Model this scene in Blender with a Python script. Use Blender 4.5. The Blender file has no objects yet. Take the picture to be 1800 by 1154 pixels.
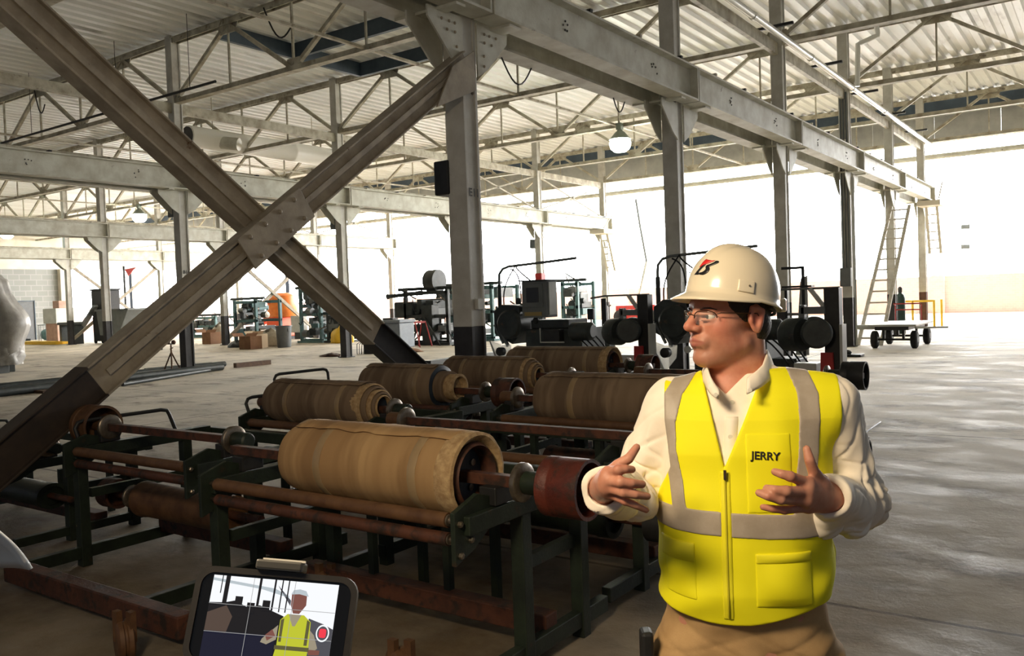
import bpy, bmesh, math, random
import numpy as np
from mathutils import Vector, Matrix
random.seed(7)
RAD = math.radians
# ------------------------------------------------------------------ camera (solved from the column grid)
FPX, PSI, PIT, ROL, CAMH = 1496.25, RAD(35.282), RAD(1.927), RAD(2.084), 1.70
SY, SX, X1, Y1 = 5.859, 14.36, -6.183, 7.881        # bay along the rows, row spacing, near row X, first column Y
FW = Vector((-math.sin(PSI)*math.cos(PIT), math.cos(PSI)*math.cos(PIT), -math.sin(PIT)))
_r = Vector((math.cos(PSI), math.sin(PSI), 0)); _u = _r.cross(FW)
RT = _r*math.cos(ROL) - _u*math.sin(ROL)
UP = _u*math.cos(ROL) + _r*math.sin(ROL)
scene = bpy.context.scene
COL = scene.collection
cam = bpy.data.cameras.new('camera'); camo = bpy.data.objects.new('camera', cam); COL.objects.link(camo)
cam.sensor_fit = 'HORIZONTAL'; cam.sensor_width = 36.0; cam.lens = 36.0*FPX/1800.0
cam.clip_start = 0.05; cam.clip_end = 400
Mc = Matrix((RT, UP, -FW)).transposed().to_4x4(); Mc.translation = Vector((0, 0, CAMH))
camo.matrix_world = Mc
scene.camera = camo
# ------------------------------------------------------------------ view, world, big lights
vs = scene.view_settings
vs.view_transform = 'Standard'; vs.look = 'None'; vs.gamma = 1.0; vs.use_curve_mapping = False
vs.exposure = 0.0
WIN_EMIT = 22.0          # daylight through the translucent end wall
WORLD_STR = 0.17
KEY_W = 55.0            # warm work light behind the viewer
world = bpy.data.worlds.new('sky'); scene.world = world; world.use_nodes = True
_bg = world.node_tree.nodes['Background']
_bg.inputs[0].default_value = (0.80, 0.88, 1.0, 1); _bg.inputs[1].default_value = WORLD_STR
scene.cycles.use_denoising = True
scene.cycles.max_bounces = 8; scene.cycles.diffuse_bounces = 5; scene.cycles.glossy_bounces = 3
scene.cycles.transmission_bounces = 6; scene.cycles.transparent_max_bounces = 8
scene.cycles.sample_clamp_indirect = 4.0
scene.cycles.caustics_reflective = False; scene.cycles.caustics_refractive = False
CAMP = Vector((0, 0, CAMH))
def ray(px, py): return FW + RT*((px-900)/FPX) - UP*((py-577)/FPX)
def onz(px, py, z=0.0): d = ray(px, py); return CAMP + d*((z-CAMH)/d.z)
def onx(px, py, x): d = ray(px, py); return CAMP + d*(x/d.x)
def ony(px, py, y): d = ray(px, py); return CAMP + d*(y/d.y)
def dep(px, py, t): return CAMP + ray(px, py)*t
def colxy(r, k): return X1 - SX*r, Y1 + SY*k         # row r, absolute frame line k
# ------------------------------------------------------------------ materials
MATS = {}
def lin(c): return tuple(((v/12.92) if v <= 0.04045 else ((v+0.055)/1.055)**2.4) for v in c)
def rgb(r, g, b): return lin((r/255., g/255., b/255.))
def mat(name, c1, c2=None, rough=0.6, metal=0.0, scale=4.0, detail=6.0, bump=0.0, bscale=None, lo=0.35, hi=0.65,
        c3=None, scale3=1.0, rough2=None, emit=None, estr=0.0, trans=0.0, alpha=1.0, sss=0.0, coat=0.0, stretch=None, ior=1.45, lo3=.5, hi3=.62):
    if name in MATS: return MATS[name]
    m = bpy.data.materials.new(name); m.use_nodes = True; MATS[name] = m
    nt = m.node_tree; N = nt.nodes; L = nt.links; b = N['Principled BSDF']
    b.inputs['Base Color'].default_value = (*c1, 1); b.inputs['Roughness'].default_value = rough
    b.inputs['Metallic'].default_value = metal; b.inputs['IOR'].default_value = ior
    if trans: b.inputs['Transmission Weight'].default_value = trans
    if alpha < 1: b.inputs['Alpha'].default_value = alpha
    if coat: b.inputs['Coat Weight'].default_value = coat; b.inputs['Coat Roughness'].default_value = 0.12
    if sss:
        b.inputs['Subsurface Weight'].default_value = sss
        b.inputs['Subsurface Radius'].default_value = (0.012, 0.005, 0.003); b.inputs['Subsurface Scale'].default_value = 1.0
    if emit: b.inputs['Emission Color'].default_value = (*emit, 1); b.inputs['Emission Strength'].default_value = estr
    tc = N.new('ShaderNodeTexCoord'); mp = N.new('ShaderNodeMapping'); L.new(tc.outputs['Object'], mp.inputs['Vector'])
    if stretch: mp.inputs['Scale'].default_value = stretch
    def noise(s, d=detail):
        n = N.new('ShaderNodeTexNoise'); n.inputs['Scale'].default_value = s; n.inputs['Detail'].default_value = d
        n.inputs['Roughness'].default_value = 0.6; L.new(mp.outputs[0], n.inputs['Vector']); return n
    def ramp(n, a, c):
        r = N.new('ShaderNodeMapRange'); r.inputs['From Min'].default_value = a; r.inputs['From Max'].default_value = c
        L.new(n.outputs['Fac'], r.inputs['Value']); return r
    if c2 is not None:
        r = ramp(noise(scale), lo, hi)
        mx = N.new('ShaderNodeMix'); mx.data_type = 'RGBA'
        mx.inputs['A'].default_value = (*c1, 1); mx.inputs['B'].default_value = (*c2, 1)
        L.new(r.outputs[0], mx.inputs['Factor']); out = mx.outputs['Result']
        if c3 is not None:
            r3 = ramp(noise(scale3), lo3, hi3); m3 = N.new('ShaderNodeMix'); m3.data_type = 'RGBA'
            L.new(out, m3.inputs['A']); m3.inputs['B'].default_value = (*c3, 1)
            L.new(r3.outputs[0], m3.inputs['Factor']); out = m3.outputs['Result']
        L.new(out, b.inputs['Base Color'])
        if rough2 is not None:
            rr = N.new('ShaderNodeMapRange'); rr.inputs['To Min'].default_value = rough; rr.inputs['To Max'].default_value = rough2
            L.new(r.outputs[0], rr.inputs['Value']); L.new(rr.outputs[0], b.inputs['Roughness'])
    if bump:
        bn = noise(bscale or scale*3); bp = N.new('ShaderNodeBump'); bp.inputs['Strength'].default_value = bump
        bp.inputs['Distance'].default_value = 0.02
        L.new(bn.outputs['Fac'], bp.inputs['Height']); L.new(bp.outputs[0], b.inputs['Normal'])
    return m
def emat(name, col, s, base=None):
    if name in MATS: return MATS[name]
    m = bpy.data.materials.new(name); m.use_nodes = True; MATS[name] = m
    b = m.node_tree.nodes['Principled BSDF']; b.inputs['Base Color'].default_value = (*(base or col), 1)
    b.inputs['Emission Color'].default_value = (*col, 1); b.inputs['Emission Strength'].default_value = s
    b.inputs['Roughness'].default_value = .6
    if base: b.inputs['Specular IOR Level'].default_value = 0.0
    return m
white_steel = mat('white_paint_steel', rgb(218, 218, 206), rgb(188, 184, 168), rough=.55, scale=2.2, c3=rgb(96, 76, 58), scale3=5, lo3=.66, hi3=.76, bump=.15, bscale=30)
truss_steel = mat('truss_paint', rgb(200, 196, 178), rgb(150, 140, 120), rough=.6, scale=3, c3=rgb(92, 74, 56), scale3=4, lo3=.6, hi3=.75)
brace_steel = mat('brace_paint', rgb(176, 165, 146), rgb(150, 139, 122), rough=.6, scale=5, c3=rgb(105, 70, 48), scale3=7, lo3=.68, hi3=.74, bump=.1, bscale=40)
col_steel = mat('column_paint', rgb(206, 204, 196), rgb(184, 180, 170), rough=.55, scale=3, c3=rgb(110, 96, 80), scale3=5, lo3=.68, hi3=.78, bump=.1, bscale=40)
black_paint = mat('black_base_paint', rgb(52, 50, 50), rgb(38, 36, 36), rough=.5, scale=6)
black_warm = mat('warm_black_paint', rgb(66, 54, 44), rgb(50, 42, 36), rough=.5, scale=6)
black_brown = mat('brown_base_paint', rgb(92, 62, 50), rgb(70, 48, 40), rough=.55, scale=6)
deck_mat = mat('deck_paint', rgb(238, 240, 238), rgb(212, 212, 206), rough=.45, scale=.6, c3=rgb(158, 154, 144), scale3=1.7, lo3=.6, hi3=.75, stretch=(1, .25, 1))
slate = mat('slate_fascia', rgb(72, 86, 98), rgb(58, 70, 82), rough=.6, scale=2)
panel_grey = mat('fascia_panel', rgb(176, 176, 170), rgb(150, 150, 146), rough=.5, scale=1.2)
dark_green = mat('dark_green_paint', rgb(38, 48, 36), rgb(25, 32, 25), rough=.5, scale=7, c3=rgb(52, 40, 28), scale3=11, lo3=.62, hi3=.72, bump=.1, bscale=60)
rust = mat('rusty_steel', rgb(88, 52, 36), rgb(64, 38, 28), rough=.6, scale=9, c3=rgb(46, 34, 28), scale3=14, bump=.15, bscale=60)
rust_red = mat('red_oxide_drum', rgb(96, 42, 30), rgb(74, 32, 25), rough=.5, scale=12, c3=rgb(58, 38, 31), scale3=20, bump=.2, bscale=70)
rust_tan = mat('tan_rusted_steel', rgb(104, 74, 48), rgb(78, 52, 34), rough=.55, scale=10, bump=.1, bscale=50)
worn_steel = mat('worn_steel', rgb(150, 140, 126), rgb(96, 84, 72), rough=.35, metal=.8, scale=12)
black_steel = mat('black_steel', rgb(40, 40, 40), rgb(28, 28, 28), rough=.5, scale=9, bump=.05)
# ------------------------------------------------------------------ mesh helpers
class MB:
    def __init__(s): s.v = []; s.f = []; s.mi = []; s.cur = 0
    def add(s, vs, fs):
        o = len(s.v); s.v += [tuple(p) for p in vs]
        for f in fs: s.f.append(tuple(i+o for i in f)); s.mi.append(s.cur)
        return s
    def box(s, c, size, R=None):
        x, y, z = (a/2 for a in size); c = Vector(c)
        vs = [Vector((i*x, j*y, k*z)) for k in (-1, 1) for j in (-1, 1) for i in (-1, 1)]
        if R is not None: vs = [R @ p for p in vs]
        return s.add([p+c for p in vs], [(0, 2, 3, 1), (4, 5, 7, 6), (0, 1, 5, 4), (2, 6, 7, 3), (0, 4, 6, 2), (1, 3, 7, 5)])
    def box2(s, a, b):
        a, b = Vector(a), Vector(b); return s.box((a+b)/2, [abs(q) for q in (b-a)])
    def frame(s, p, q, up=None):
        d = (Vector(q)-Vector(p)).normalized(); up = Vector(up or (0, 0, 1))
        if abs(d.dot(up)) > .99: up = Vector((0, 1, 0)) if abs(d.y) < .9 else Vector((1, 0, 0))
        a = d.cross(up).normalized(); return d, a, a.cross(d)
    def bar(s, p, q, w, h, up=None):                      # rectangular bar, h along up
        p, q = Vector(p), Vector(q); d, a, b = s.frame(p, q, up)
        vs = [c + a*(i*w/2) + b*(j*h/2) for c in (p, q) for i, j in ((-1, -1), (1, -1), (1, 1), (-1, 1))]
        return s.add(vs, [(3, 2, 1, 0), (4, 5, 6, 7), (0, 1, 5, 4), (1, 2, 6, 5), (2, 3, 7, 6), (3, 0, 4, 7)])
    def tube(s, p, q, r, r2=None, n=14, caps=True):
        p, q = Vector(p), Vector(q); r2 = r if r2 is None else r2; d, a, b = s.frame(p, q)
        vs = [c + (a*math.cos(t) + b*math.sin(t))*rr for c, rr in ((p, r), (q, r2)) for t in [2*math.pi*i/n for i in range(n)]]
        fs = [(i, (i+1) % n, n+(i+1) % n, n+i) for i in range(n)]
        if caps: fs += [tuple(range(n))[::-1], tuple(range(n, 2*n))]
        return s.add(vs, fs)
    def path(s, pts, r, n=8, closed=False, rad=None):
        pts = [Vector(p) for p in pts]; m = len(pts); vs = []; fs = []; A = None
        for i, p in enumerate(pts):
            if closed: d = pts[(i+1) % m]-pts[i-1]
            else: d = pts[min(i+1, m-1)]-pts[max(i-1, 0)]
            d.normalize()
            if A is None: A = d.cross(Vector((0, 0, 1)));  A = d.cross(Vector((0, 1, 0))) if A.length < .1 else A
            else: A = A - d*A.dot(d)
            A.normalize(); B = d.cross(A); rr = rad[i] if rad else r
            vs += [p + (A*math.cos(t)+B*math.sin(t))*rr for t in [2*math.pi*j/n for j in range(n)]]
        for i in range(m if closed else m-1):
            k = (i+1) % m
            fs += [(i*n+j, i*n+(j+1) % n, k*n+(j+1) % n, k*n+j) for j in range(n)]
        if not closed: fs += [tuple(range(n))[::-1], tuple(range((m-1)*n, m*n))]
        return s.add(vs, fs)
    def lathe(s, prof, org, ax, n=24, wob=None, caps=True):          # prof: (r, t along axis)
        org = Vector(org); d = Vector(ax).normalized(); _, a, b = s.frame(org, org+d); vs = []; fs = []
        for k, (r, t) in enumerate(prof):
            for i in range(n):
                th = 2*math.pi*i/n; rr = r*(1+(wob(k, th) if wob else 0)); vs.append(org+d*t+(a*math.cos(th)+b*math.sin(th))*rr)
        for k in range(len(prof)-1): fs += [(k*n+i, k*n+(i+1) % n, (k+1)*n+(i+1) % n, (k+1)*n+i) for i in range(n)]
        if caps and prof[0][0] > 1e-4: fs.append(tuple(range(n))[::-1])
        if caps and prof[-1][0] > 1e-4: fs.append(tuple(range((len(prof)-1)*n, len(prof)*n)))
        return s.add(vs, fs)
    def prism(s, poly, vec):                              # polygon of 3D points pushed along vec
        poly = [Vector(p) for p in poly]; n = len(poly); vec = Vector(vec)
        return s.add(poly+[p+vec for p in poly], [tuple(range(n))[::-1], tuple(range(n, 2*n))] + [(i, (i+1) % n, n+(i+1) % n, n+i) for i in range(n)])
    def sphere(s, c, r, nu=14, nv=9):
        c = Vector(c); r = (r, r, r) if not hasattr(r, '__len__') else r; vs = []; fs = []
        for j in range(nv+1):
            ph = math.pi*j/nv
            for i in range(nu):
                th = 2*math.pi*i/nu; vs.append(c+Vector((r[0]*math.sin(ph)*math.cos(th), r[1]*math.sin(ph)*math.sin(th), -r[2]*math.cos(ph))))
        for j in range(nv): fs += [(j*nu+i, j*nu+(i+1) % nu, (j+1)*nu+(i+1) % nu, (j+1)*nu+i) for i in range(nu)]
        return s.add(vs, fs)
    def mesh(s, name, mats):
        me = bpy.data.meshes.new(name); me.from_pydata(s.v, [], s.f)
        for m in (mats if isinstance(mats, (list, tuple)) else [mats]): me.materials.append(m)
        if isinstance(mats, (list, tuple)): me.polygons.foreach_set('material_index', s.mi)
        bm = bmesh.new(); bm.from_mesh(me); bmesh.ops.remove_doubles(bm, verts=bm.verts, dist=1e-6)
        bmesh.ops.recalc_face_normals(bm, faces=bm.faces); bm.to_mesh(me); bm.free()
        return me
    def build(s, name, m, parent=None, smooth=None, bevel=0):
        return link(name, s.mesh(name, m), parent, smooth, bevel)
def link(name, me, parent=None, smooth=None, bevel=0):
    o = bpy.data.objects.new(name, me); COL.objects.link(o)
    if parent is not None:
        o.parent = parent; o.matrix_parent_inverse = Matrix.Identity(4)
        if parent.get('_org'): pass
    if smooth is not None:
        me.polygons.foreach_set('use_smooth', [True]*len(me.polygons))
        if smooth > 0: me.set_sharp_from_angle(angle=RAD(smooth))
    if bevel:
        b = o.modifiers.new('bevel', 'BEVEL'); b.width = bevel; b.segments = 2; b.limit_method = 'ANGLE'; b.angle_limit = RAD(40)
    return o
def tag(o, label, cat, group=None, kind=None):
    if label: o['label'] = label
    if cat: o['category'] = cat
    if group: o['group'] = group
    if kind: o['kind'] = kind
    return o
def thing(name, label, cat, loc=(0, 0, 0), group=None, rz=0.0, kind=None):
    o = bpy.data.objects.new(name, None); COL.objects.link(o); o.location = loc; o.rotation_euler = (0, 0, rz)
    o.empty_display_size = .1
    return tag(o, label, cat, group, kind)
def struct(o, label=None): o['kind'] = 'structure'; o['label'] = label or o.name.replace('_', ' '); return o
ORD = ['first', 'second', 'third', 'fourth', 'fifth', 'sixth', 'seventh', 'eighth', 'ninth', 'tenth']
# ------------------------------------------------------------------ the setting
ZG0, ZG1, ZBC, ZTC, ZDK = 4.93, 5.50, 7.33, 8.92, 9.06   # crane girder, truss chords, roof deck
YW, XL, XR, YB = 54.75, -64.9, 10.5, -6.0
YF = 38.4                                               # line of the fascia where the high bay begins
# floor
fm = bpy.data.materials.new('concrete_floor'); fm.use_nodes = True
nt = fm.node_tree; N = nt.nodes; L = nt.links; bs = N['Principled BSDF']
tc = N.new('ShaderNodeTexCoord')
def nz(scale, detail=8, rough=.6, vec=None):
    n = N.new('ShaderNodeTexNoise'); n.inputs['Scale'].default_value = scale; n.inputs['Detail'].default_value = detail
    n.inputs['Roughness'].default_value = rough; L.new(vec or tc.outputs['Object'], n.inputs['Vector']); return n
def mr(n, a, b, c=0., d=1.):
    r = N.new('ShaderNodeMapRange'); r.inputs[1].default_value = a; r.inputs[2].default_value = b; r.inputs[3].default_value = c; r.inputs[4].default_value = d
    L.new(n.outputs[0], r.inputs[0]); return r
def mixc(f, A, B):
    m = N.new('ShaderNodeMix'); m.data_type = 'RGBA'
    if isinstance(A, tuple): m.inputs['A'].default_value = (*A, 1)
    else: L.new(A, m.inputs['A'])
    if isinstance(B, tuple): m.inputs['B'].default_value = (*B, 1)
    else: L.new(B, m.inputs['B'])
    L.new(f.outputs[0], m.inputs['Factor']); return m.outputs['Result']
mpx = N.new('ShaderNodeMapping'); mpx.inputs['Scale'].default_value = (.6, 1.0, 1); L.new(tc.outputs['Object'], mpx.inputs['Vector'])
c = mixc(mr(nz(.5), .35, .65), rgb(208, 196, 176), rgb(176, 166, 148))
c = mixc(mr(nz(1.2, 10, .7, mpx.outputs[0]), .52, .66), c, rgb(112, 100, 86))
c = mixc(mr(nz(6, 8, .7), .58, .70), c, rgb(196, 186, 166))
c = mixc(mr(nz(2.3, 10, .75, mpx.outputs[0]), .62, .72), c, rgb(84, 76, 68))
c = mixc(mr(nz(28, 6, .75), .66, .72), c, rgb(214, 206, 192))
c = mixc(mr(nz(17, 8, .8, mpx.outputs[0]), .60, .72), c, rgb(120, 110, 96))
# saw-cut slab joints
jt = N.new('ShaderNodeTexBrick'); jt.offset = 0.0; jt.inputs['Scale'].default_value = 1.0; jt.inputs['Brick Width'].default_value = 5.86; jt.inputs['Row Height'].default_value = 5.86; jt.inputs['Mortar Size'].default_value = .018; jt.inputs['Color1'].default_value = jt.inputs['Color2'].default_value = (0, 0, 0, 1); jt.inputs['Mortar'].default_value = (1, 1, 1, 1)
jm = N.new('ShaderNodeMapping'); jm.inputs['Location'].default_value = (.3, 1.2, 0); L.new(tc.outputs['Object'], jm.inputs[0]); L.new(jm.outputs[0], jt.inputs[0])
c = mixc(jt, c, rgb(86, 78, 70))
# foreground dimness painted into the floor around the racks, plus oily staining, ragged edge
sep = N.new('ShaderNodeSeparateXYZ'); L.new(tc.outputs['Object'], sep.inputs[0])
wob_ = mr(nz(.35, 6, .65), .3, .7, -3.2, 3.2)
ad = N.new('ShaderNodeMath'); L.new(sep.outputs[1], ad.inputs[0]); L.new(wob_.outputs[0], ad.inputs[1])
oil_dim = mr(ad, 9.0, 1.5)
c = mixc(oil_dim, c, mixc(mr(nz(1.1), .4, .62), rgb(92, 74, 48), rgb(64, 52, 37)))
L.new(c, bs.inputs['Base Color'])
L.new(mr(nz(1.6, 8, .7, mpx.outputs[0]), .44, .70, .85, .50).outputs[0], bs.inputs['Roughness'])
bp = N.new('ShaderNodeBump'); bp.inputs['Strength'].default_value = .45; bp.inputs['Distance'].default_value = .02
L.new(nz(9, 8, .7).outputs[0], bp.inputs['Height']); L.new(bp.outputs[0], bs.inputs['Normal'])
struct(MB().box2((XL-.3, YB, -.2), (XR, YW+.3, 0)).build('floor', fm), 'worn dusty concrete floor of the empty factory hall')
# roof deck, ribbed along Y
PR, RH = .42, .085
vs, fs = [], []; x = XL-.2; prof = []
while x < XR:
    prof += [(x, 0), (x+.17, 0), (x+.22, RH), (x+.37, RH)]; x += PR
prof.append((x, 0)); n = len(prof)
for y in (YB, YF-.3):
    for (px, pz) in prof: vs.append((px, y, ZDK+pz))
fs = [(i, i+1, n+i+1, n+i) for i in range(n-1)]
m = MB(); m.add(vs, fs); top = [(p[0], p[1], ZDK+.25) for p in vs]
m.box2((XL-.3, YB, ZDK+.2), (XR, YF-.3, ZDK+.3))
struct(m.build('ceiling', deck_mat), 'ribbed white metal roof deck over the trusses')
# high bay behind the fascia
struct(MB().box2((XL-.3, YF+.4, 12.4), (XR, YW+.3, 12.6)).build('ceiling_high_bay', deck_mat), 'flat white roof of the bright high bay at the far end')
# far wall: brick dado, translucent panels above
bm_ = bpy.data.materials.new('pink_brick'); bm_.use_nodes = True
bn = bm_.node_tree; bt = bn.nodes.new('ShaderNodeTexBrick'); bt.inputs['Color1'].default_value = (*rgb(236, 198, 190), 1); bt.inputs['Color2'].default_value = (*rgb(230, 188, 180), 1)
bt.inputs['Mortar'].default_value = (*rgb(238, 206, 198), 1); bt.inputs['Scale'].default_value = 2.0
btc = bn.nodes.new('ShaderNodeTexCoord'); bmp = bn.nodes.new('ShaderNodeMapping'); bmp.inputs['Rotation'].default_value = (RAD(90), 0, 0)
bn.links.new(btc.outputs['Object'], bmp.inputs[0]); bn.links.new(bmp.outputs[0], bt.inputs[0]); bn.links.new(bt.outputs[0], bn.nodes['Principled BSDF'].inputs['Base Color'])
BRZ = 2.15
fw_ = MB().box2((XL-.3, YW, 0), (XR, YW+.3, BRZ))
struct(fw_.build('wall_far', bm_), 'pink brick lower wall at the far end of the hall')
pil = MB()
for i in range(6):
    xx = -8.3 - i*10.2
    struct(MB().box2((xx-.35, YW-.22, 0), (xx+.35, YW, BRZ+.05)).build('trim_%d' % (i+1), bm_), 'pink brick pilaster on the far wall, number %s from the right' % ORD[i])
win = emat('daylit_pane', (1.0, .995, .985), WIN_EMIT)
NB = 6
wx = np.linspace(XL, XR, NB+1)
for i in range(NB):
    w = thing('window_%d' % (i+1), 'tall translucent daylight wall above the brick, %s bay from the left' % ORD[i], None, (0, 0, 0), kind='structure')
    for j in range(4):
        a = wx[i]+(wx[i+1]-wx[i])*j/4; b = wx[i]+(wx[i+1]-wx[i])*(j+1)/4
        MB().box2((a+.01, YW+.05, BRZ), (b-.01, YW+.12, 12.4)).build('pane', win, w)
# skylight strip between the deck and the high bay
# left wall
cm = bpy.data.materials.new('concrete_block'); cm.use_nodes = True
bn = cm.node_tree; bt = bn.nodes.new('ShaderNodeTexBrick'); bt.inputs['Color1'].default_value = (*rgb(128, 130, 126), 1); bt.inputs['Color2'].default_value = (*rgb(118, 120, 116), 1)
bt.inputs['Mortar'].default_value = (*rgb(142, 142, 138), 1); bt.inputs['Scale'].default_value = 1.0; bt.inputs['Brick Width'].default_value = .8; bt.inputs['Row Height'].default_value = .4; bt.inputs['Mortar Size'].default_value = .03
btc = bn.nodes.new('ShaderNodeTexCoord'); bmp = bn.nodes.new('ShaderNodeMapping'); bmp.inputs['Rotation'].default_value = (RAD(90), RAD(90), 0)
bn.links.new(btc.outputs['Object'], bmp.inputs[0]); bn.links.new(bmp.outputs[0], bt.inputs[0]); bn.links.new(bt.outputs[0], bn.nodes['Principled BSDF'].inputs['Base Color'])
DY0, DY1 = 29.75, 31.0
lw = MB(); YS = 33.2
lw.box2((XL-.3, 2, 0), (XL, DY0, 5.2)); lw.box2((XL-.3, DY1, 0), (XL, YS, 5.2)); lw.box2((XL-.3, DY0, 2.9), (XL, DY1, 5.2))
struct(lw.build('wall_left', cm), 'grey concrete block wall at the left end')
cream = mat('cream_wall_paint', rgb(222, 216, 200), rgb(204, 196, 178), rough=.6, scale=1)
struct(MB().box2((XL-.3, 2, 5.2), (XL+.02, YW, 12.4)).build('wall_left_upper', cream), 'cream painted metal wall above the concrete blocks')
struct(MB().box2((XL-.3, YS, 0), (XL, YW, 1.5)).build('wall_left_low', bm_), 'pink low wall under the left windows')
d = thing('door_1', 'dark grey steel door in the block wall', None, (XL-.1, DY0, 0), kind='structure')
MB().box2((0, .05, 0), (.06, DY1-DY0-.05, 2.85)).build('leaf', mat('door_grey', rgb(92, 94, 96), rgb(84, 86, 88), rough=.5), d)
MB().box2((.05, .0, 0), (.12, .06, 2.9)).box2((.05, DY1-DY0-.06, 0), (.12, DY1-DY0, 2.9)).box2((.05, 0, 2.84), (.12, DY1-DY0, 2.9)).build('door_frame', slate, d)
for i in range(4):
    y0 = YS+.3+i*5.3; w = thing('window_%d' % (NB+1+i), 'bright tall window in the left wall, %s beyond the grey door' % ORD[i], None, (0, 0, 0), kind='structure')
    for j in range(3): MB().box2((XL-.2, y0+j*1.65, 1.5), (XL-.1, y0+j*1.65+1.58, 5.2)).build('pane', win, w)
    fr = MB()
    for j in range(4): fr.box2((XL-.12, y0+j*1.65-.06, 1.5), (XL+.0, y0+j*1.65, 5.2))
    fr.build('mullion', cream, w)
struct(MB().box2((XL-.02, YS-.45, 0), (XL+.45, YS+.15, 5.2)).build('trim_7', cream), 'cream pilaster at the corner of the block wall')
struct(MB().box2((XL-.02, YS-.47, 0), (XL+.47, YS+.17, 1.6)).build('trim_8', bm_), 'brown painted foot of the cream pilaster')
# fascia of grey panels where the roof steps up, slate strip above, pipe below
fa = thing('roof_fascia', 'long grey panel fascia hanging across the far end below the roof edge', 'fascia', (0, YF, 0))
for i in range(32):
    a = XL+.3+i*2.35
    MB().box2((a+.004, -.03, 7.46), (a+2.346, .03, 8.50)).build('panel', panel_grey, fa)
MB().bar((XL, 0, 8.50), (XR, 0, 8.50), .12, .08).build('top_rail', white_steel, fa)
MB().bar((XL, 0, 7.44), (XR, 0, 7.44), .12, .06).build('bottom_rail', white_steel, fa)
st = MB().bar((XL, YF-.2, 8.80), (XR, YF-.2, 8.80), .18, .52).build('roof_edge_beam', slate)
tag(st, 'dark slate blue beam along the far edge of the roof deck', 'beam')
pm_ = thing('sprinkler_main', 'thin white pipe running across the bright far opening', 'pipe', (0, YF+.15, 6.88))
MB().tube((XL, 0, 0), (XR, 0, 0), .11, n=12).build('pipe', white_steel, pm_, 40)
for i in range(12):
    MB().tube((XL+3+i*6.2, 0, .05), (XL+3+i*6.2, 0, .6), .012, n=6).build('hanger', white_steel, pm_)
# ------------------------------------------------------------------ columns
ROWN = ['near row', 'second row', 'third row', 'fourth row']
CW = .27
def column(r, k, idx):
    x, y = colxy(r, k)
    t = thing('steel_column', '%s steel column from the left in the %s, white with a black foot' % (ORD[idx], ROWN[r]), 'column', (x, y, 0), 'columns of the %s' % ROWN[r])
    H = ZDK
    zb = 1.40
    m = MB(); h = CW/2
    # built-up H column: two flanges and a recessed web so edges show
    m.box2((-h, -h, zb), (h, -h+.045, H)).box2((-h, h-.045, zb), (h, h, H)).box2((-h+.02, -h+.02, zb), (h-.02, h-.02, H))
    m.build('shaft', col_steel, t, None, .006)
    m = MB(); m.box2((-h, -h, 0), (h, -h+.045, zb)).box2((-h, h-.045, 0), (h, h, zb)).box2((-h+.02, -h+.02, 0), (h-.02, h-.02, zb))
    m.build('painted_foot', black_paint if not (r == 0 and k == 5) else black_brown, t, None, .006)
    MB().box2((-h-.06, -h-.06, 0), (h+.06, h+.06, .03)).build('base_plate', black_paint, t)
    # haunch plates carrying the two crane girders
    for s in (-1, 1):
        poly = [(s*.42, h*q, 0) for q in (0,)]
        for q in (-1, 1):
            pts = [(0, h*q, ZG0-.62), (0, h*q, ZG0), (0, h*q+q*.60, ZG0), (0, h*q+q*.60, ZG0-.12), (0, h*q+q*.2, ZG0-.5)]
            MB().prism([(s*(CW/2+.015)-.012, p[1], p[2]) for p in pts], (.024, 0, 0)).build('bracket', white_steel, t)
    if r < 2:
        for q in (-1, 1):
            MB().box2((-.45, q*(h+.03)-.02+q*.25, ZG0-.03), (.45, q*(h+.03)+.02+q*.45, ZG0)).build('bearing_plate', white_steel, t)
    return t
COLS = {}
KS = {0: range(0, 6), 1: range(1, 6), 2: range(2, 6), 3: range(3, 6)}
for r in KS:
    for i, k in enumerate(KS[r]): COLS[r, k] = column(r, k, i)
# the column that carries the far lower corner of the cross brace, just outside the frame on the left
COLS[0, -1] = column(0, -1, 0); COLS[0, -1]['label'] = 'steel column at the lower left end of the cross brace'
# bolts on the nearest column's haunches and gusset
c1 = COLS[0, 0]
bm_m = MB().sphere((0, 0, 0), .018, 8, 5).mesh('bolt', brace_steel)
for s in (-1, 1):
    for (dy, z) in ((.22, ZG0-.1), (.32, ZG0-.1), (.45, ZG0-.1), (.22, ZG0-.2), (.36, ZG0-.2), (.2, ZG0-.36), (.2, ZG0-.48)):
        o = link('bolt', bm_m, c1); o.location = (CW/2+.03, s*(CW/2+dy-.08), z)
for (dy, z) in ((-.08, 4.25), (-.05, 4.15), (0, 4.3), (0, 4.2), (.03, 4.1)):
    o = link('bolt', bm_m, c1); o.location = (CW/2+.01, dy, z)
sq = MB().box2((0, -.05, 2.2), (.05, .05, 2.32)).build('stencil_plate', col_steel, c1); sq.location = (CW/2-.01, 0, -.6)
# stencilled grid mark on the columns
def textmesh(s, size, ext=.0):
    cu = bpy.data.curves.new('t', 'FONT'); cu.body = s; cu.size = size; cu.align_x = 'CENTER'; cu.align_y = 'CENTER'; cu.extrude = ext; cu.offset = size*.02
    o = bpy.data.objects.new('t', cu); COL.objects.link(o); dg = bpy.context.evaluated_depsgraph_get(); dg.update()
    me = bpy.data.meshes.new_from_object(o.evaluated_get(dg)); bpy.data.objects.remove(o); bpy.data.curves.remove(cu); return me
ink = mat('stencil_ink', rgb(84, 82, 78), rough=.7)
for (r, k, s, z, sz) in ((0, 0, 'E11', 2.95, .13), (1, 1, 'B16', 2.75, .13)):
    me = textmesh(s, sz, .001); me.materials.append(ink)
    o = link('stencilled_mark', me, COLS[r, k]); o.rotation_euler = (RAD(90), 0, RAD(90)); o.location = (CW/2-.003+.006, 0, z)
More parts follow.
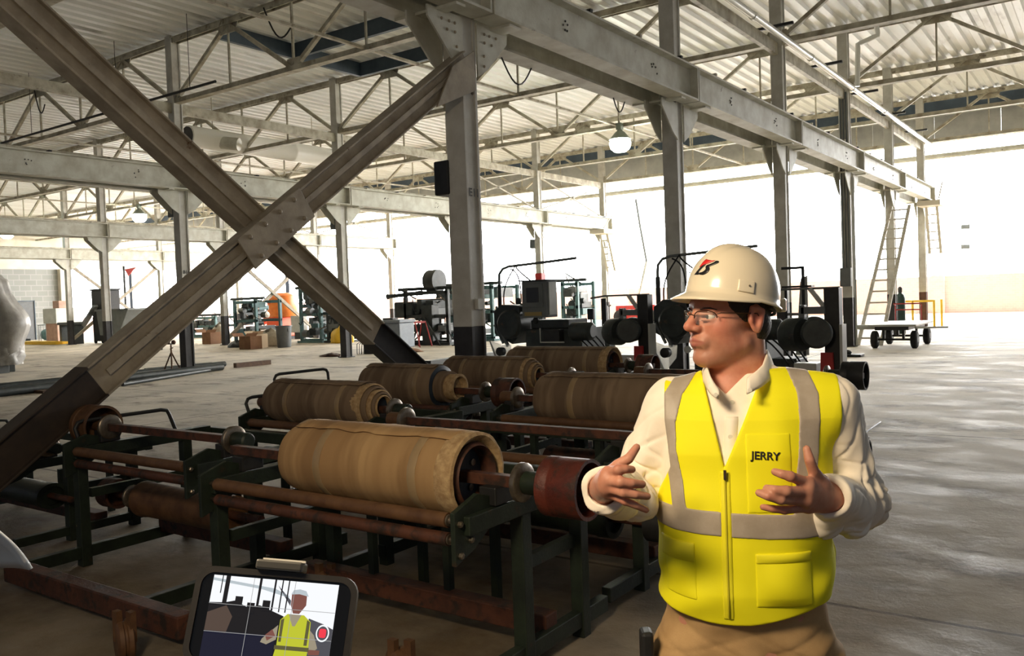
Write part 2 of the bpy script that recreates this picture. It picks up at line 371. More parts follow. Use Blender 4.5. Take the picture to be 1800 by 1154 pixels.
# ------------------------------------------------------------------ crane girders
gb_m = MB().sphere((0, 0, 0), .016, 6, 4).mesh('bolt', ink)
for r in KS:
    for s in (1, -1):
        x = X1-SX*r+s*.36; side = 'right' if s > 0 else 'left'
        g = thing('crane_girder', 'long white crane girder on the %s side of the %s of columns' % (side, ROWN[r]), 'girder', (x, 0, ZG0), 'crane girders')
        k0 = -2 if r == 0 else -1
        for k in range(k0, 5):
            ya = Y1+SY*k+.02; yb = ya+SY-.04
            m = MB(); m.box2((-.012, ya, .03), (.012, yb, ZG1-ZG0-.03)).box2((-.15, ya, 0), (.15, yb, .03)).box2((-.15, ya, ZG1-ZG0-.03), (.15, yb, ZG1-ZG0))
            for yy in (ya, yb-.03): m.box2((-.15, yy, .03), (.15, yy+.03, ZG1-ZG0-.03))
            m.build('beam', white_steel, g)
            if r < 2 and s > 0:
                for j in range(4):
                    yy = ya+SY*(j+.5)/4
                    MB().box2((-.05, yy-.03, ZG1-ZG0), (.17, yy+.03, ZG1-ZG0+.04)).build('rail_clip', black_steel if j % 2 else truss_steel, g)
                for j in range(2):
                    yy = ya+SY*(.3+.45*j)
                    for q in range(5): o = link('bolt', gb_m, g); o.location = (.014, yy+random.uniform(-.1, .1), .2+random.uniform(0, .2))
        MB().box2((-.03, Y1+SY*k0, ZG1-ZG0), (.03, Y1+SY*5, ZG1-ZG0+.07)).build('rail', truss_steel, g)
# ------------------------------------------------------------------ trusses (along X on every frame line)
HP = SX/6.0
ang_d = {}
def truss(k):
    y = Y1+SY*k; nm = {-1: 'overhead roof truss crossing above the cross brace', 0: 'roof truss above the nearest column'}.get(k, 'roof truss crossing over the %s column of the near row' % (ORD[k] if k >= 0 else ''))
    t = thing('roof_truss', nm, 'truss', (0, y, 0), 'roof trusses')
    xa, xb = XL+.1, 10.0
    for s in (-1, 1):
        MB().box2((xa, s*.05-.012+s*.02, ZBC-.06), (xb, s*.05+.012+s*.02, ZBC+.06)).build('bottom_chord', truss_steel, t)
        MB().box2((xa, s*.05-.012+s*.02, ZTC-.06), (xb, s*.05+.012+s*.02, ZTC+.08)).build('top_chord', truss_steel, t)
    MB().box2((xa, -.1, ZBC-.065), (xb, .1, ZBC-.045)).build('chord_flange', truss_steel, t)
    MB().box2((xa, -.1, ZTC+.08), (xb, .1, ZTC+.10)).build('chord_flange', truss_steel, t)
    i0 = int((xa-X1)/HP)+1; i1 = int((xb-X1)/HP)
    for i in range(i0, i1+1):
        x = X1+i*HP; top = (i % 2 != 0)
        z = ZTC if top else ZBC
        if i < i1:
            x2 = x+HP; z2 = ZBC if top else ZTC
            MB().bar((x, 0, z), (x2, 0, z2), .09, .10, (0, 1, 0)).build('diagonal', truss_steel, t)
        w = .42; hh = .26
        if top: pts = [(x-w, 0, z+.02), (x+w, 0, z+.02), (x+w*.75, 0, z-hh), (x-w*.75, 0, z-hh)]
        else: pts = [(x-w*.8, 0, z-.04), (x+w*.8, 0, z-.04), (x+w*.5, 0, z+hh), (x-w*.5, 0, z+hh)]
        MB().prism([(p[0], -.01, p[2]) for p in pts], (0, .02, 0)).build('gusset', truss_steel, t)
        if (not top) and i % 6 != 0:
            MB().bar((x, 0, ZBC), (x, 0, ZTC), .05, .05).build('vertical', truss_steel, t)
        elif top and k >= 0:
            MB().bar((x, 0, ZBC), (x, 0, ZTC), .045, .045).build('vertical', truss_steel, t)
    return t
for k in range(-1, 6): truss(k)
# struts along the rows at the lower chord
for r in KS:
    k0 = -2 if r == 0 else -1
    s_ = thing('eave_strut', 'white strut joining the column tops along the %s' % ROWN[r], 'beam', (X1-SX*r, 0, ZBC), 'struts along the column rows')
    for k in range(k0, 5):
        ya = Y1+SY*k+CW/2; yb = ya+SY-CW
        MB().box2((-.05, ya, -.32), (.05, yb, -.06)).build('strut', truss_steel, s_)
        if k >= 3 and r in (1, 2):
            MB().bar((0, ya, -.3), (0, yb, ZG1-ZBC+.1), .06, .06, (1, 0, 0)).build('tie', truss_steel, s_)
            MB().bar((0, yb, -.3), (0, ya, ZG1-ZBC+.1), .06, .06, (1, 0, 0)).build('tie', truss_steel, s_)
# mid bay purlin braces running along Y
for i, xx in enumerate((X1+SX/2+0.2, X1-SX/2, X1-SX*1.5, X1-SX*2.5)):
    p = MB().box2((xx-.04, YB+1, ZBC-.03), (xx+.04, YF-.6, ZBC+.03)).build('tie_rod', truss_steel)
    tag(p, 'slim white tie running along the middle of the %s roof bay from the right' % ORD[i], 'tie', 'mid bay ties')
# ------------------------------------------------------------------ cross brace in the near row
xb = thing('cross_brace', 'big steel X brace of two crossing beams between the near columns', 'brace', (X1, 0, 0))
def channel(mb, p, q, w, h, t=.018):
    d, a, b = mb.frame(p, q, (1, 0, 0))           # b is along X side
    p, q = Vector(p), Vector(q)
    mb.bar(p, q, w, h, (1, 0, 0))
    for s in (-1, 1): mb.bar(p+a*(s*w/2)+b*.02, q+a*(s*w/2)+b*.02, t, h+.04, (1, 0, 0))
YA, YBc = Y1-SY, Y1
def brace(name, p, q, zb, fm_=None):
    p, q = Vector(p), Vector(q)
    f = (zb-p.z)/(q.z-p.z); mid = p+(q-p)*f
    m = MB(); channel(m, mid, q, .25, .13); b1 = m.build(name, brace_steel, xb, None, .004)
    m = MB(); channel(m, p, mid, .252, .132); m.build('black_foot', fm_ or black_paint, b1, None, .004)
    m = MB(); d = (q-p).normalized()
    m.bar(mid+d*.1+Vector((.085, 0, 0)), q-d*.3+Vector((.085, 0, 0)), .05, .02, (1, 0, 0)); m.build('stiffener', brace_steel, b1)
    return b1
brace('brace_beam', (.13, YA+.12, .43), (.13, YBc-.12, 4.42), 1.22, black_warm)
brace('brace_beam', (.0, YBc-.1, .29), (.0, YA+.12, 4.43), 1.40)
cy = 4.91; cz = 2.40
dd = Vector((0, 5.6, 3.97)).normalized(); nn = Vector((0, -dd.z, dd.y))
m = MB(); m.bar(Vector((.25, cy, cz))-dd*.42, Vector((.25, cy, cz))+dd*.42, .30, .02, (1, 0, 0)); m.build('gusset', brace_steel, xb, None, .004)
bb = MB().sphere((0, 0, 0), .022, 8, 5).mesh('bolt', brace_steel)
for i in (-1.5, -.5, .5, 1.5):
    for j in (-.6, .6):
        o = link('bolt', bb, xb); o.location = Vector((.262, cy, cz))+dd*(i*.2)+nn*(j*.16)
m = MB(); m.prism([(.238, Y1-.75, 3.80), (.238, Y1-.05, 4.1), (.238, Y1-.05, 4.55), (.238, Y1-.45, 4.30)], (.02, 0, 0)); m.build('end_gusset', brace_steel, xb)
# smaller X braces further back
for (r, k, lab) in ((2, 3, 'thin cross brace in the third row above the scrap machinery'), (3, 3, 'thin cross brace in the fourth row by the steel hopper')):
    x, ya = colxy(r, k); yb = ya+SY
    t = thing('cross_brace', lab, 'brace', (x, 0, 0))
    MB().bar((0, ya+.1, .3), (0, yb-.1, 4.6), .16, .1, (1, 0, 0)).build('brace_beam', brace_steel, t)
    MB().bar((.1, yb-.1, .3), (.1, ya+.1, 4.6), .16, .1, (1, 0, 0)).build('brace_beam', brace_steel, t)
# roof monitor curb (slate) in the second bay
mc = thing('roof_vent_curb', 'dark slate frame of a roof opening above the left bay', 'vent', (0, 0, 0))
for (a, b) in (((-18.7, 13.9, 8.86), (-18.7, 18.9, 8.86)), ((-18.7, 18.9, 8.86), (-11.5, 18.9, 8.86)), ((-18.7, 16.3, 8.86), (-11.5, 16.3, 8.86))):
    MB().bar(a, b, .12, .40).build('curb_side', slate, mc)
# ------------------------------------------------------------------ overhead services
t = thing('ventilation_duct', 'white spiral duct hanging under the roof in the left bay', 'duct', (-25.4, 17.4, 7.6))
MB().lathe([(.33, 0), (.36, .02), (.36, 2.2), (.375, 2.25), (.36, 2.3), (.36, 4.4), (.375, 4.45), (.36, 4.5), (.36, 6.6), (.3, 6.65)], (0, 0, 0), (0, 1, 0), 20).build('duct_body', mat('duct_white', rgb(240, 238, 230), rough=.4), t, 40)
MB().tube((0, -.03, 0), (0, .02, 0), .31, n=20).build('dark_end_disc', black_steel, t)  # black disc standing in for the shade inside the duct mouth
MB().tube((.2, 1.2, -.1), (.75, 1.5, -.2), .22, .22, 16).build('branch', white_steel, t, 40)
for yy in (1, 5.5): MB().tube((0, yy, .3), (0, yy, 1.45), .015, n=6).build('hanger', truss_steel, t)
t = thing('overhead_pipe', 'glossy white pipe running along the top of the near row', 'pipe', (-6.30+.45, 0, 7.22))
gl = mat('gloss_white', rgb(236, 236, 230), rough=.25, coat=.5)
MB().tube((0, 12, 0), (0, 37.5, 0), .075, n=14).build('pipe', gl, t, 40)
for yy in range(13, 37, 4):
    MB().lathe([(.09, 0), (.09, .12)], (0, yy, 0), (0, 1, 0), 14).build('coupling', gl, t, 40)
    MB().box2((-.5, yy+1.5, .12), (.35, yy+1.58, .18)).build('pipe_support', black_steel, t)
t = thing('overhead_pipe', 'bent white pipe drop hanging beside the fourth near column', 'pipe', (0, 0, 0))
a = ony(1540, 40, 24.6); b = ony(1543, 62, 24.6); c_ = ony(1508, 78, 24.6); d_ = ony(1507, 152, 24.6)
MB().path([a, a.lerp(b, .8), b, b.lerp(c_, .2), b.lerp(c_, .85), c_, c_.lerp(d_, .15), d_], .065, 10).build('pipe', gl, t, 50)
t = thing('busbar', 'thin black rod hanging across the left bay below the trusses', 'rod', (0, 12.6, 7.08))
MB().tube((-27.9, 0, 0), (-17.2, 0, 0), .035, n=8).build('rod', black_steel, t, 40)
for xx in (-26, -21.4, -18.2): MB().tube((xx, 0, 0), (xx, 0, 1.8), .008, n=5).build('hanger', black_steel, t)
for i, (px, py, z) in enumerate(((1205, 50, 6.8), (920, 100, 6.9))):
    pass
for i, (a0, b0, dz, lab) in enumerate((((880, 97), (938, 110), .35, 'black cable loop hanging under the near girder'), ((1075, 160), (1100, 170), .3, 'thin cable loop under the third girder span'))):
    p = onx(*a0, X1-.45); q = onx(*b0, X1-.45); pts = [p.lerp(q, s/10)+Vector((0, 0, -dz*math.sin(math.pi*s/10))) for s in range(11)]
    tag(MB().path(pts, .012, 6).build('cable', black_steel, None, 60), lab, 'cable')
for i, (pa, pb, zz) in enumerate((((60, 160), (80, 205), 8.9), ((470, 160), (520, 170), 8.4))):
    p = ony(*pa, Y1+SY-.12); q = ony(*pb, Y1+SY-.12); p.z = ZTC; q.z = max(q.z, p.z-.6)
    pts = [p.lerp(q, s/10)+Vector((0, 0, -.5*math.sin(math.pi*s/10))) for s in range(11)]
    tag(MB().path(pts, .02, 6).build('cable', black_steel, None, 60), ['short cable dangling from the leftmost truss node', 'black cable loop hanging at the truss beside the roof opening'][i], 'cable')
# high bay lamps
shade = mat('lamp_shade', rgb(150, 160, 150), rough=.4, metal=.6)
def highbay(p, lab, e, watts, col, top=ZBC):
    t = thing('high_bay_lamp', lab, 'lamp', p, 'high bay lamps')
    MB().lathe([(.08, .42), (.1, .36), (.16, .32), (.33, .12), (.36, .08), (.35, .08), (.15, .31)], (0, 0, 0), (0, 0, 1), 20).build('reflector', shade, t, 40)
    MB().lathe([(.0, -.34), (.2, -.31), (.32, -.2), (.36, -.04), (.3, .1), (.14, .3), (0, .32)], (0, 0, 0), (0, 0, 1), 20).build('bulb', emat('bulb_%s' % lab[:6], col, e), t, 40)
    MB().box2((-.09, -.09, .4), (.09, .09, .62)).build('ballast', shade, t)
    MB().tube((0, 0, .6), (0, 0, max(.7, top-p[2])), .012, n=6).build('hanger', black_steel, t)
    if watts:
        l = bpy.data.lights.new('lamp_light', 'POINT'); l.energy = watts; l.color = col; l.shadow_soft_size = .22
        o = bpy.data.objects.new('lamp_light', l); COL.objects.link(o); o.parent = t; o.location = (0, 0, -.12)
    return t
highbay(onz(1090, 250, 6.75), 'glowing high bay lamp above the middle bay', 120, 700, (.95, 1, .82))
highbay(onz(245, 380, 6.75), 'warm glowing lamp above the third row girder', 120, 700, (1, .93, .75))
highbay(onz(12, 410, 6.6), 'greenish white lamp near the left block wall', 60, 250, (.8, 1, .9))
# tripod work light standing behind the viewer (the warm light on the man and the racks)
WL = thing('work_light', 'warm work light on a tripod behind the viewer', 'lamp', (-1.25, -.35, 0))
for a in (.3, 2.4, 4.5): MB().tube((0, 0, .9), (.35*math.cos(a+2.6), .35*math.sin(a+2.6), 0), .015, n=8).build('leg', black_steel, WL, 40)
MB().tube((0, 0, .6), (0, 0, 2.8), .016, n=10).build('mast', black_steel, WL, 40)
_aim = Matrix.Rotation(RAD(2), 3, 'Z') @ Matrix.Rotation(RAD(-28), 3, 'X')
MB().box((0, -.03, 3.0), (.78, .08, .50), _aim).build('lamp_housing', black_steel, WL, None, .01)
MB().box((-.006, .018, 3.0), (.74, .012, .44), _aim).build('diffuser', emat('work_light_glow', (1, .80, .54), 30), WL)
kl = bpy.data.lights.new('lamp_light', 'AREA'); kl.shape = 'RECTANGLE'; kl.size = .75; kl.size_y = .45; kl.energy = KEY_W; kl.color = (1.0, .80, .53); kl.spread = RAD(170)
ko = bpy.data.objects.new('lamp_light', kl); COL.objects.link(ko); ko.parent = WL; ko.location = (.02, .10, 3.0); ko.rotation_euler = (RAD(62), 0, RAD(2))
# ------------------------------------------------------------------ let-off racks and fabric rolls
fabric = mat('liner_fabric', rgb(172, 140, 98), rgb(150, 118, 80), rough=.9, scale=.8, detail=3, c3=rgb(134, 104, 70), scale3=1.3, stretch=(5, .7, .7), lo=.4, hi=.6, lo3=.5, hi3=.66, bump=.12, bscale=60)
fabric2 = mat('liner_fabric_brown', rgb(136, 115, 92), rgb(116, 96, 76), rough=.95, scale=.9, detail=3, c3=rgb(100, 82, 65), scale3=1.5, stretch=(4, .8, .8), bump=.15, bscale=60)
fab_edge = mat('liner_edge', rgb(190, 162, 120), rgb(150, 120, 84), rough=.95, scale=30, bump=.3, bscale=120)
core_blue = mat('core_plate', rgb(48, 58, 70), rgb(36, 44, 54), rough=.4, scale=8)
tape = mat('packing_tape', rgb(156, 134, 102), rgb(140, 118, 88), rough=.3)
YS_ = .24
def hsh(*a):
    return math.sin(sum(v*w for v, w in zip(a, (12.9898, 78.233, 37.719))))*43758.5453 % 1.0
def fnoise(t, seed):
    i = math.floor(t); f = t-i; f = f*f*(3-2*f)
    return (hsh(i, seed, 1)*(1-f)+hsh(i+1, seed, 1)*f)-.5
SHAFT_Y, SHAFT_Z = .25, .92
lag = {}
def ring(mb, x, r, w, y, z, n=22):
    mb.lathe([(r*.55, 0), (r*.9, 0), (r, w*.2), (r, w*.8), (r*.9, w), (r*.55, w)], (x, y, z), (1, 0, 0), n)
def rack(x0, y0, W, label, drum='right', lower=True, shaft=True, handle=False, base_fwd=0.0, low_mat=None, ring_x=None, plates=True, dr=.125, D=1.05, dm=None, low_x=.1):
    t = thing('roll_rack', label, 'rack', (x0, y0, 0), 'roll racks')
    for i, (x, y, h) in enumerate(((0, .05, .78), (0, .85, .78), (W, .42, .78), (W, .92, .78))):
        MB().box2((x-.035, y-.035, 0), (x+.035, y+.035, h)).build('post', dark_green, t, None, .004)
    for x in (0, W):
        MB().box2((x-.042, -.0, .735), (x+.042, D, .815)).build('top_rail', dark_green, t, None, .005)
        MB().box2((x-.027, -base_fwd, .055), (x+.027, D+.1, .135)).build('base_rail', dark_green, t, None, .004)
    if plates:
        for x in (0, W):
            MB().prism([(x-.012, -.06, .62), (x-.012, -.06, .84), (x-.012, .10, .89), (x-.012, .20, .86), (x-.012, .20, .74), (x-.012, .06, .66)], (.024, 0, 0)).build('side_plate', dark_green, t, None, .003)
        for (yy, zz) in ((-.03, .79), (-.03, .66), (.06, .80), (.04, .71)):
            MB().lathe([(.014, 0), (.014, .012), (.008, .016)], (W+.012, yy, zz), (1, 0, 0), 6).build('bolt', worn_steel, t)
    for (z, r, m_) in ((.79, .032, rust_tan if W > 1.2 else rust), (.71, .029, rust)):
        p = MB().tube((.07, .0, z), (W-.07, .0, z), r, n=18).build('guide_pipe', m_, t, 40)
        for x, s in ((.07, -1), (W-.07, 1)):
            MB().lathe([(r*.8, 0), (r*.8, .008), (r*.5, .01), (r*.5, .04), (r*.3, .05), (r*.3, .075)], (x, 0, z), (s, 0, 0), 12).build('pipe_end', worn_steel, p, 40)
    MB().box2((0, .60, .10), (W, .70, .20)).build('base_beam', rust, t, None, .006)
    MB().box2((0, D, .72), (W, D+.06, .80)).build('rear_beam', dark_green, t, None, .005)
    if base_fwd:
        MB().box2((-.0, -base_fwd-.05, .04), (W+.5, -base_fwd+.05, .16)).build('front_base_beam', rust, t, None, .008)
    for x in (.3*W, .62*W):
        MB().box2((x-.022, D+.01, 0), (x+.022, D+.055, .74)).build('rear_post', dark_green, t)
        MB().box2((x-.02, .65, .16), (x+.02, .69, .55)).build('mid_post', dark_green, t)
    MB().box2((0, .1, .46), (.04, .85, .52)).build('side_brace', dark_green, t); MB().box2((W-.04, .45, .46), (W, .9, .52)).build('side_brace', dark_green, t)
    if shaft:
        xs0, xs1 = (-.24 if drum == 'left' else -.12), W+(.45 if drum == 'right' else .16)
        s = MB().bar((xs0, SHAFT_Y, SHAFT_Z), (xs1, SHAFT_Y, SHAFT_Z), .05, .05).build('shaft', rust, t, None, .003)
        for x in (ring_x or (.02, W+(.12 if drum == 'right' else .03))):
            m = MB(); ring(m, x, .085, .035, SHAFT_Y, SHAFT_Z); m.build('flange_ring', worn_steel, s, 40)
            MB().lathe([(.045, 0), (.05, .01), (.05, .12), (.04, .13)], (x+(.03 if x > W/2 else -.13), SHAFT_Y, SHAFT_Z), (1, 0, 0), 16).build('hub', dark_green if x > W/2 else rust_tan, s, 40)
        for x in (0, W):
            MB().box2((x-.045, SHAFT_Y-.07, .82), (x+.045, SHAFT_Y+.07, .90)).build('bearing_block', black_steel, s, None, .006)
        if drum:
            xd = W+.27 if drum == 'right' else -.24
            m = MB(); r = dr
            m.lathe([(r*.35, 0), (r*.92, 0), (r, .008), (r, .05), (r*.97, .055), (r*.97, .065), (r, .07), (r, .2), (r*.88, .2), (r*.88, .06), (r*.35, .06)], (xd, SHAFT_Y, SHAFT_Z), (1, 0, 0), 30)
            m.build('brake_drum', dm or (rust_red if drum == 'right' else rust_tan), s, 40)
    if lower:
        lx0, lx1 = .25, W-.12
        s = MB().tube((-.12, .35, .42), (W+low_x+.04, .35, .42), .028, n=10).build('lower_shaft', rust, t, 40)
        MB().lathe([(.04, 0), (.11, .0), (.122, .01), (.122, .05), (.115, .06), (.115, lx1-lx0-.1), (.122, lx1-lx0-.09), (.122, lx1-lx0), (.09, lx1-lx0), (.09, lx1-lx0-.04), (.03, lx1-lx0-.04)], (lx0, .35, .42), (1, 0, 0), 28).build('lower_roll_shell', low_mat or dark_green, s, 40)
        m = MB(); ring(m, .1, .08, .03, .35, .42); m.build('flange_ring', worn_steel, s, 40)
        m = MB(); r = .105; m.lathe([(r*.4, 0), (r, 0), (r, .14), (r*.85, .14), (r*.85, .04), (r*.4, .04)], ((W+low_x) if drum == 'right' else -.2, .35, .42), (1, 0, 0), 24)
        m.build('lower_drum', rust if drum == 'left' else black_steel, s, 40)
    if handle == 2:
        MB().path([(0, .85, .78), (-.40, .70, .80), (-.46, .68, 1.06), (-.46, .70, 1.09), (-.46, .74, 1.10), (-.46, 1.26, 1.10), (-.46, 1.30, 1.09), (-.46, 1.32, 1.06), (-.36, 1.25, .80), (0, 1.03, .78)], .014, 8).build('handle', black_steel, t, 60)
    if handle:
        MB().path([(-.03, .08, .80), (-.06, .06, .93), (-.06, .08, .965), (-.06, .12, .975), (-.06, .70, .975), (-.06, .75, .965), (-.06, .77, .93), (-.03, .80, .80)], .014, 8).build('handle', black_steel, t, 60)
    return t
def froll(x0, x1, y, z, R, label, style=0, matl=None, seed=1):
    """fabric liner roll; its axis along X; x0..x1 world"""
    t = thing('fabric_roll', label, 'fabric roll', (x0, y, z), 'fabric liner rolls on the racks'); Ln = x1-x0
    matl = matl or fabric
    wob = lambda k, th: .018*fnoise(th*1.6+k*.35, seed)+.012*fnoise(th*5+k*.9, seed+3)-(.02 if math.sin(th) < -.6 else 0)
    prof = []
    for k in range(15):
        u = k/14.; e = 1-.10*math.exp(-u*26)-.03*math.exp(-(1-u)*30)
        prof.append((R*(e+.012*fnoise(u*9, seed+7)), Ln*u))
    prof = [(R*.45, .03), (R*.8, .0)]+prof
    if style == 0: prof += [(R*.93, Ln+.005)]
    b = MB().lathe(prof, (0, 0, 0), (1, 0, 0), 48, wob)
    b.f = [f for f in b.f if len(f) == 4]; b.mi = [0]*len(b.f)
    wrap = b.build('wrap', matl, t, 50)
    if style == 0:       # hollow end with frayed edge and blue core plate
        wb = lambda k, th: .03*fnoise(th*4+k, seed+11)+.012*fnoise(th*13, seed)
        e = MB().lathe([(R*1.0, Ln-.07), (R*1.05, Ln-.03), (R*1.04, Ln+.03), (R*.96, Ln+.035), (R*.80, Ln-.0), (R*.74, Ln-.03)], (0, 0, 0), (1, 0, 0), 48, wb); e.f = [f for f in e.f if len(f) == 4]; e.mi = [0]*len(e.f)
        e.build('frayed_edge', fab_edge, t, 60)
        MB().lathe([(R*.80, Ln+.01), (R*.72, Ln+.03), (R*.68, Ln+.01), (R*.66, Ln-.05)], (0, 0, 0), (1, 0, 0), 36, None, False).build('core_rim', rust, t, 40)
        cp = MB().lathe([(.0, Ln-.06), (R*.2, Ln-.055), (R*.66, Ln-.05), (R*.66, Ln-.08), (0, Ln-.09)], (0, 0, 0), (1, 0, 0), 36).build('core_plate', core_blue, t, 40)
        for a in range(4): MB().lathe([(.016, 0), (.016, .006), (0, .007)], (Ln-.05, R*.42*math.cos(a*1.57+.6), R*.42*math.sin(a*1.57+.6)), (1, 0, 0), 12).build('lug', worn_steel, cp)
    elif style == 1:     # telescoped layers
        for i, (a, b_, t0, t1) in enumerate(((.98, .86, -.10, .03), (.86, .74, -.08, .07), (.74, .62, -.05, .10), (.62, .50, 0, .12), (.5, .4, 0, .13))):
            MB().lathe([(R*a, Ln+t0), (R*a*.99, Ln+t1), (R*(b_+.04), Ln+t1+.006), (R*b_, Ln+t1-.02)], (0, 0, 0), (1, 0, 0), 40, lambda k, th: .02*fnoise(th*3+k, seed+i), False).build('layer', fab_edge if i % 2 == 0 else matl, t, 50)
        MB().lathe([(0, Ln+.08), (R*.42, Ln+.09), (R*.42, Ln)], (0, 0, 0), (1, 0, 0), 30).build('core_plate', core_blue, t, 40)
    elif style == 2:     # stepped: narrower inner wraps stick out
        MB().lathe([(R*.98, Ln), (R*.8, Ln+.01), (R*.66, Ln-.02)], (0, 0, 0), (1, 0, 0), 40, lambda k, th: .03*fnoise(th*3+k, seed)).build('layer', core_blue, t, 50)
        MB().lathe([(R*.74, Ln-.02), (R*.74, Ln+.10), (R*.62, Ln+.10)], (0, 0, 0), (1, 0, 0), 40, lambda k, th: .03*fnoise(th*3+k, seed+2)).build('layer', matl, t, 50)
        MB().lathe([(R*.6, Ln+.08), (R*.62, Ln+.20), (R*.5, Ln+.205), (R*.4, Ln+.15), (0, Ln+.15)], (0, 0, 0), (1, 0, 0), 40).build('layer', fab_edge, t, 50)
    for (u, m_) in ((.25, tape), (.80, tape)) if style != 2 else ((.78, tape),):
        MB().lathe([(R*1.006, Ln*u), (R*1.013, Ln*u+.003), (R*1.013, Ln*u+.045), (R*1.006, Ln*u+.048)], (0, 0, 0), (1, 0, 0), 48, lambda k, th: wob(int(u*14)+2, th)).build('tape_band', m_, t, 60)
    # loose flap lying over the top
    fl = MB(); nu, nv = 24, 6; vs = []
    for i in range(nu+1):
        for j in range(nv+1):
            th = RAD(62+j*9+6*fnoise(i*.7+j*.3, seed)); rr = R*1.02+.010*abs(fnoise(i*.9, seed+j))+(.012 if j == nv else .004)
            xx = Ln*(.05+.93*i/nu)
            vs.append((xx, -math.cos(th)*rr, math.sin(th)*rr))
    fl.add(vs, [(i*(nv+1)+j, i*(nv+1)+j+1, (i+1)*(nv+1)+j+1, (i+1)*(nv+1)+j) for i in range(nu) for j in range(nv)])
    o = fl.build('loose_flap', matl, t, 60); s = o.modifiers.new('thick', 'SOLIDIFY'); s.thickness = .004
    return t
XA = -3.90
rack(XA, 2.70, 1.70, 'green steel rack under the nearest and largest tan fabric roll', 'right', ring_x=(1.82,), lower=False)
froll(-3.44, -2.33, 2.95, .925, .188, 'nearest tan fabric roll with a frayed end and blue core', 0, fabric, 3)
rack(XA, 3.95, 1.66, 'empty roll rack directly behind the nearest tan roll', 'right')
rack(XA, 5.25, 1.66, 'roll rack holding the roll beside the standing man', 'right', low_mat=rust)
froll(-3.60, -2.35, 5.50, .93, .195, 'brown fabric roll partly hidden behind the man in the yellow vest', 0, fabric2, 8)
rack(XA, 6.50, 1.66, 'empty roll rack behind the man with a dark lower drum', 'right', dm=black_steel, D=.8, low_x=.56)
rack(XA, 7.58, 1.66, 'rearmost roll rack on the right with a dark drum sticking out', 'right', dm=black_steel)
XB = -5.72
rack(XB, 2.92, 1.36, 'empty roll rack at the lower left with a bare rusty shaft', 'left', base_fwd=.42, low_mat=rust_tan, handle=True, dr=.145)
rack(XB, 4.32, 1.36, 'roll rack under the telescoped fabric roll', None, handle=2)
froll(-5.62, -4.55, 4.57, .94, .175, 'fabric roll with telescoped layers at its right end', 1, fabric2, 5)
rack(XB, 5.52, 1.2, 'roll rack under the stepped fabric roll', 'right', handle=True, dm=rust)
froll(-5.74, -4.86, 5.77, .95, .19, 'fabric roll with stepped inner wraps below the brace foot', 2, fabric2, 6)
rack(-5.80, 6.95, 1.36, 'roll rack in front of the nearest column', None)
froll(-5.94, -4.90, 7.20, .91, .19, 'sagging dark fabric roll in front of the nearest column', 1, fabric2, 9)
rack(-5.85, 8.20, 1.3, 'rearmost roll rack below the control cabinet', 'right', dm=rust)
froll(-5.98, -4.62, 8.45, .92, .20, 'rearmost fabric roll with a diagonal seam below the control cabinet', 0, fabric2, 12)
rk = rack(-8.12, 2.85, 1.66, 'low roll rack behind the lower arm of the X brace at the far left', None, handle=True); rk.scale = (1, 1, .8)
lb = thing('wood_plank', 'pale wooden plank resting on the low rack at the left edge', 'plank', (-6.9, 2.86, .70))
MB().box((0, 0, .02), (1.1, .16, .04)).build('board', rust_tan, lb, None, .004)
MB().box((.3, 0, .045), (.05, .15, .012)).build('cleat', rust_tan, lb)
# small pulleys and loose things around the rack bases
def pulley(p, r, label):
    t = thing('pulley', label, 'pulley', p, 'loose pulleys at the rack feet')
    MB().lathe([(r*.3, 0), (r*.85, 0), (r, .01), (r, .03), (r*.9, .035), (r*.9, .045), (r, .05), (r, .07), (r*.85, .08), (r*.3, .08)], (0, 0, r), (.35, .9, 0), 26).build('wheel', rust_tan, t, 40)
    MB().box2((-.02, .0, r), (.02, .03, r*2.5)).box2((.05, .03, r), (.09, .06, r*2.5)).build('fork', rust_tan, t)
    return t
pulley(onz(205, 1165, 0), .10, 'rusty pulley wheel on the floor in front of the lower left rack')
pulley(onz(560, 1060, 0), .09, 'rusty pulley with a fork just behind the phone')
pulley(onz(690, 1215, 0), .09, 'small rusty pulley near the foot of the nearest rack')
bt = thing('water_bottle', 'clear plastic bottle standing by the nearest rack post', 'bottle', onz(455, 1085, 0))
glass_b = mat('bottle_plastic', rgb(150, 180, 180), rough=.15, trans=.7)
MB().lathe([(0, 0), (.032, 0), (.034, .02), (.034, .14), (.03, .17), (.014, .2), (.013, .22), (0, .22)], (0, 0, 0), (0, 0, 1), 16).build('body', glass_b, bt, 40)
MB().lathe([(.015, .218), (.015, .235), (0, .236)], (0, 0, 0), (0, 0, 1), 12).build('cap', mat('cap_white', rgb(220, 220, 220)), bt, 40)
# ------------------------------------------------------------------ machines and things across the hall
mach = mat('machine_dark', rgb(58, 64, 62), rgb(38, 42, 42), rough=.5, scale=5, c3=rgb(80, 66, 54), scale3=8, lo3=.62, hi3=.72)
mach_g = mat('machine_green', rgb(40, 66, 60), rgb(30, 50, 46), rough=.5, scale=5)
teal = mat('teal_paint', rgb(96, 130, 132), rgb(78, 108, 110), rough=.5, scale=4)
cab_grey = mat('cabinet_grey', rgb(112, 116, 116), rgb(96, 100, 100), rough=.45, scale=3)
light_grey = mat('light_grey_enamel', rgb(196, 198, 192), rgb(176, 178, 172), rough=.4, scale=3)
screen_dark = mat('dark_screen', rgb(50, 50, 52), rough=.2)
rubber = mat('black_rubber', rgb(34, 34, 35), rgb(26, 26, 27), rough=.8, scale=10)
plast = mat('clear_guard', rgb(200, 205, 205), rough=.15, trans=.6, alpha=.55)
red_p = mat('red_paint', rgb(176, 48, 44), rgb(150, 38, 36), rough=.5, scale=5)
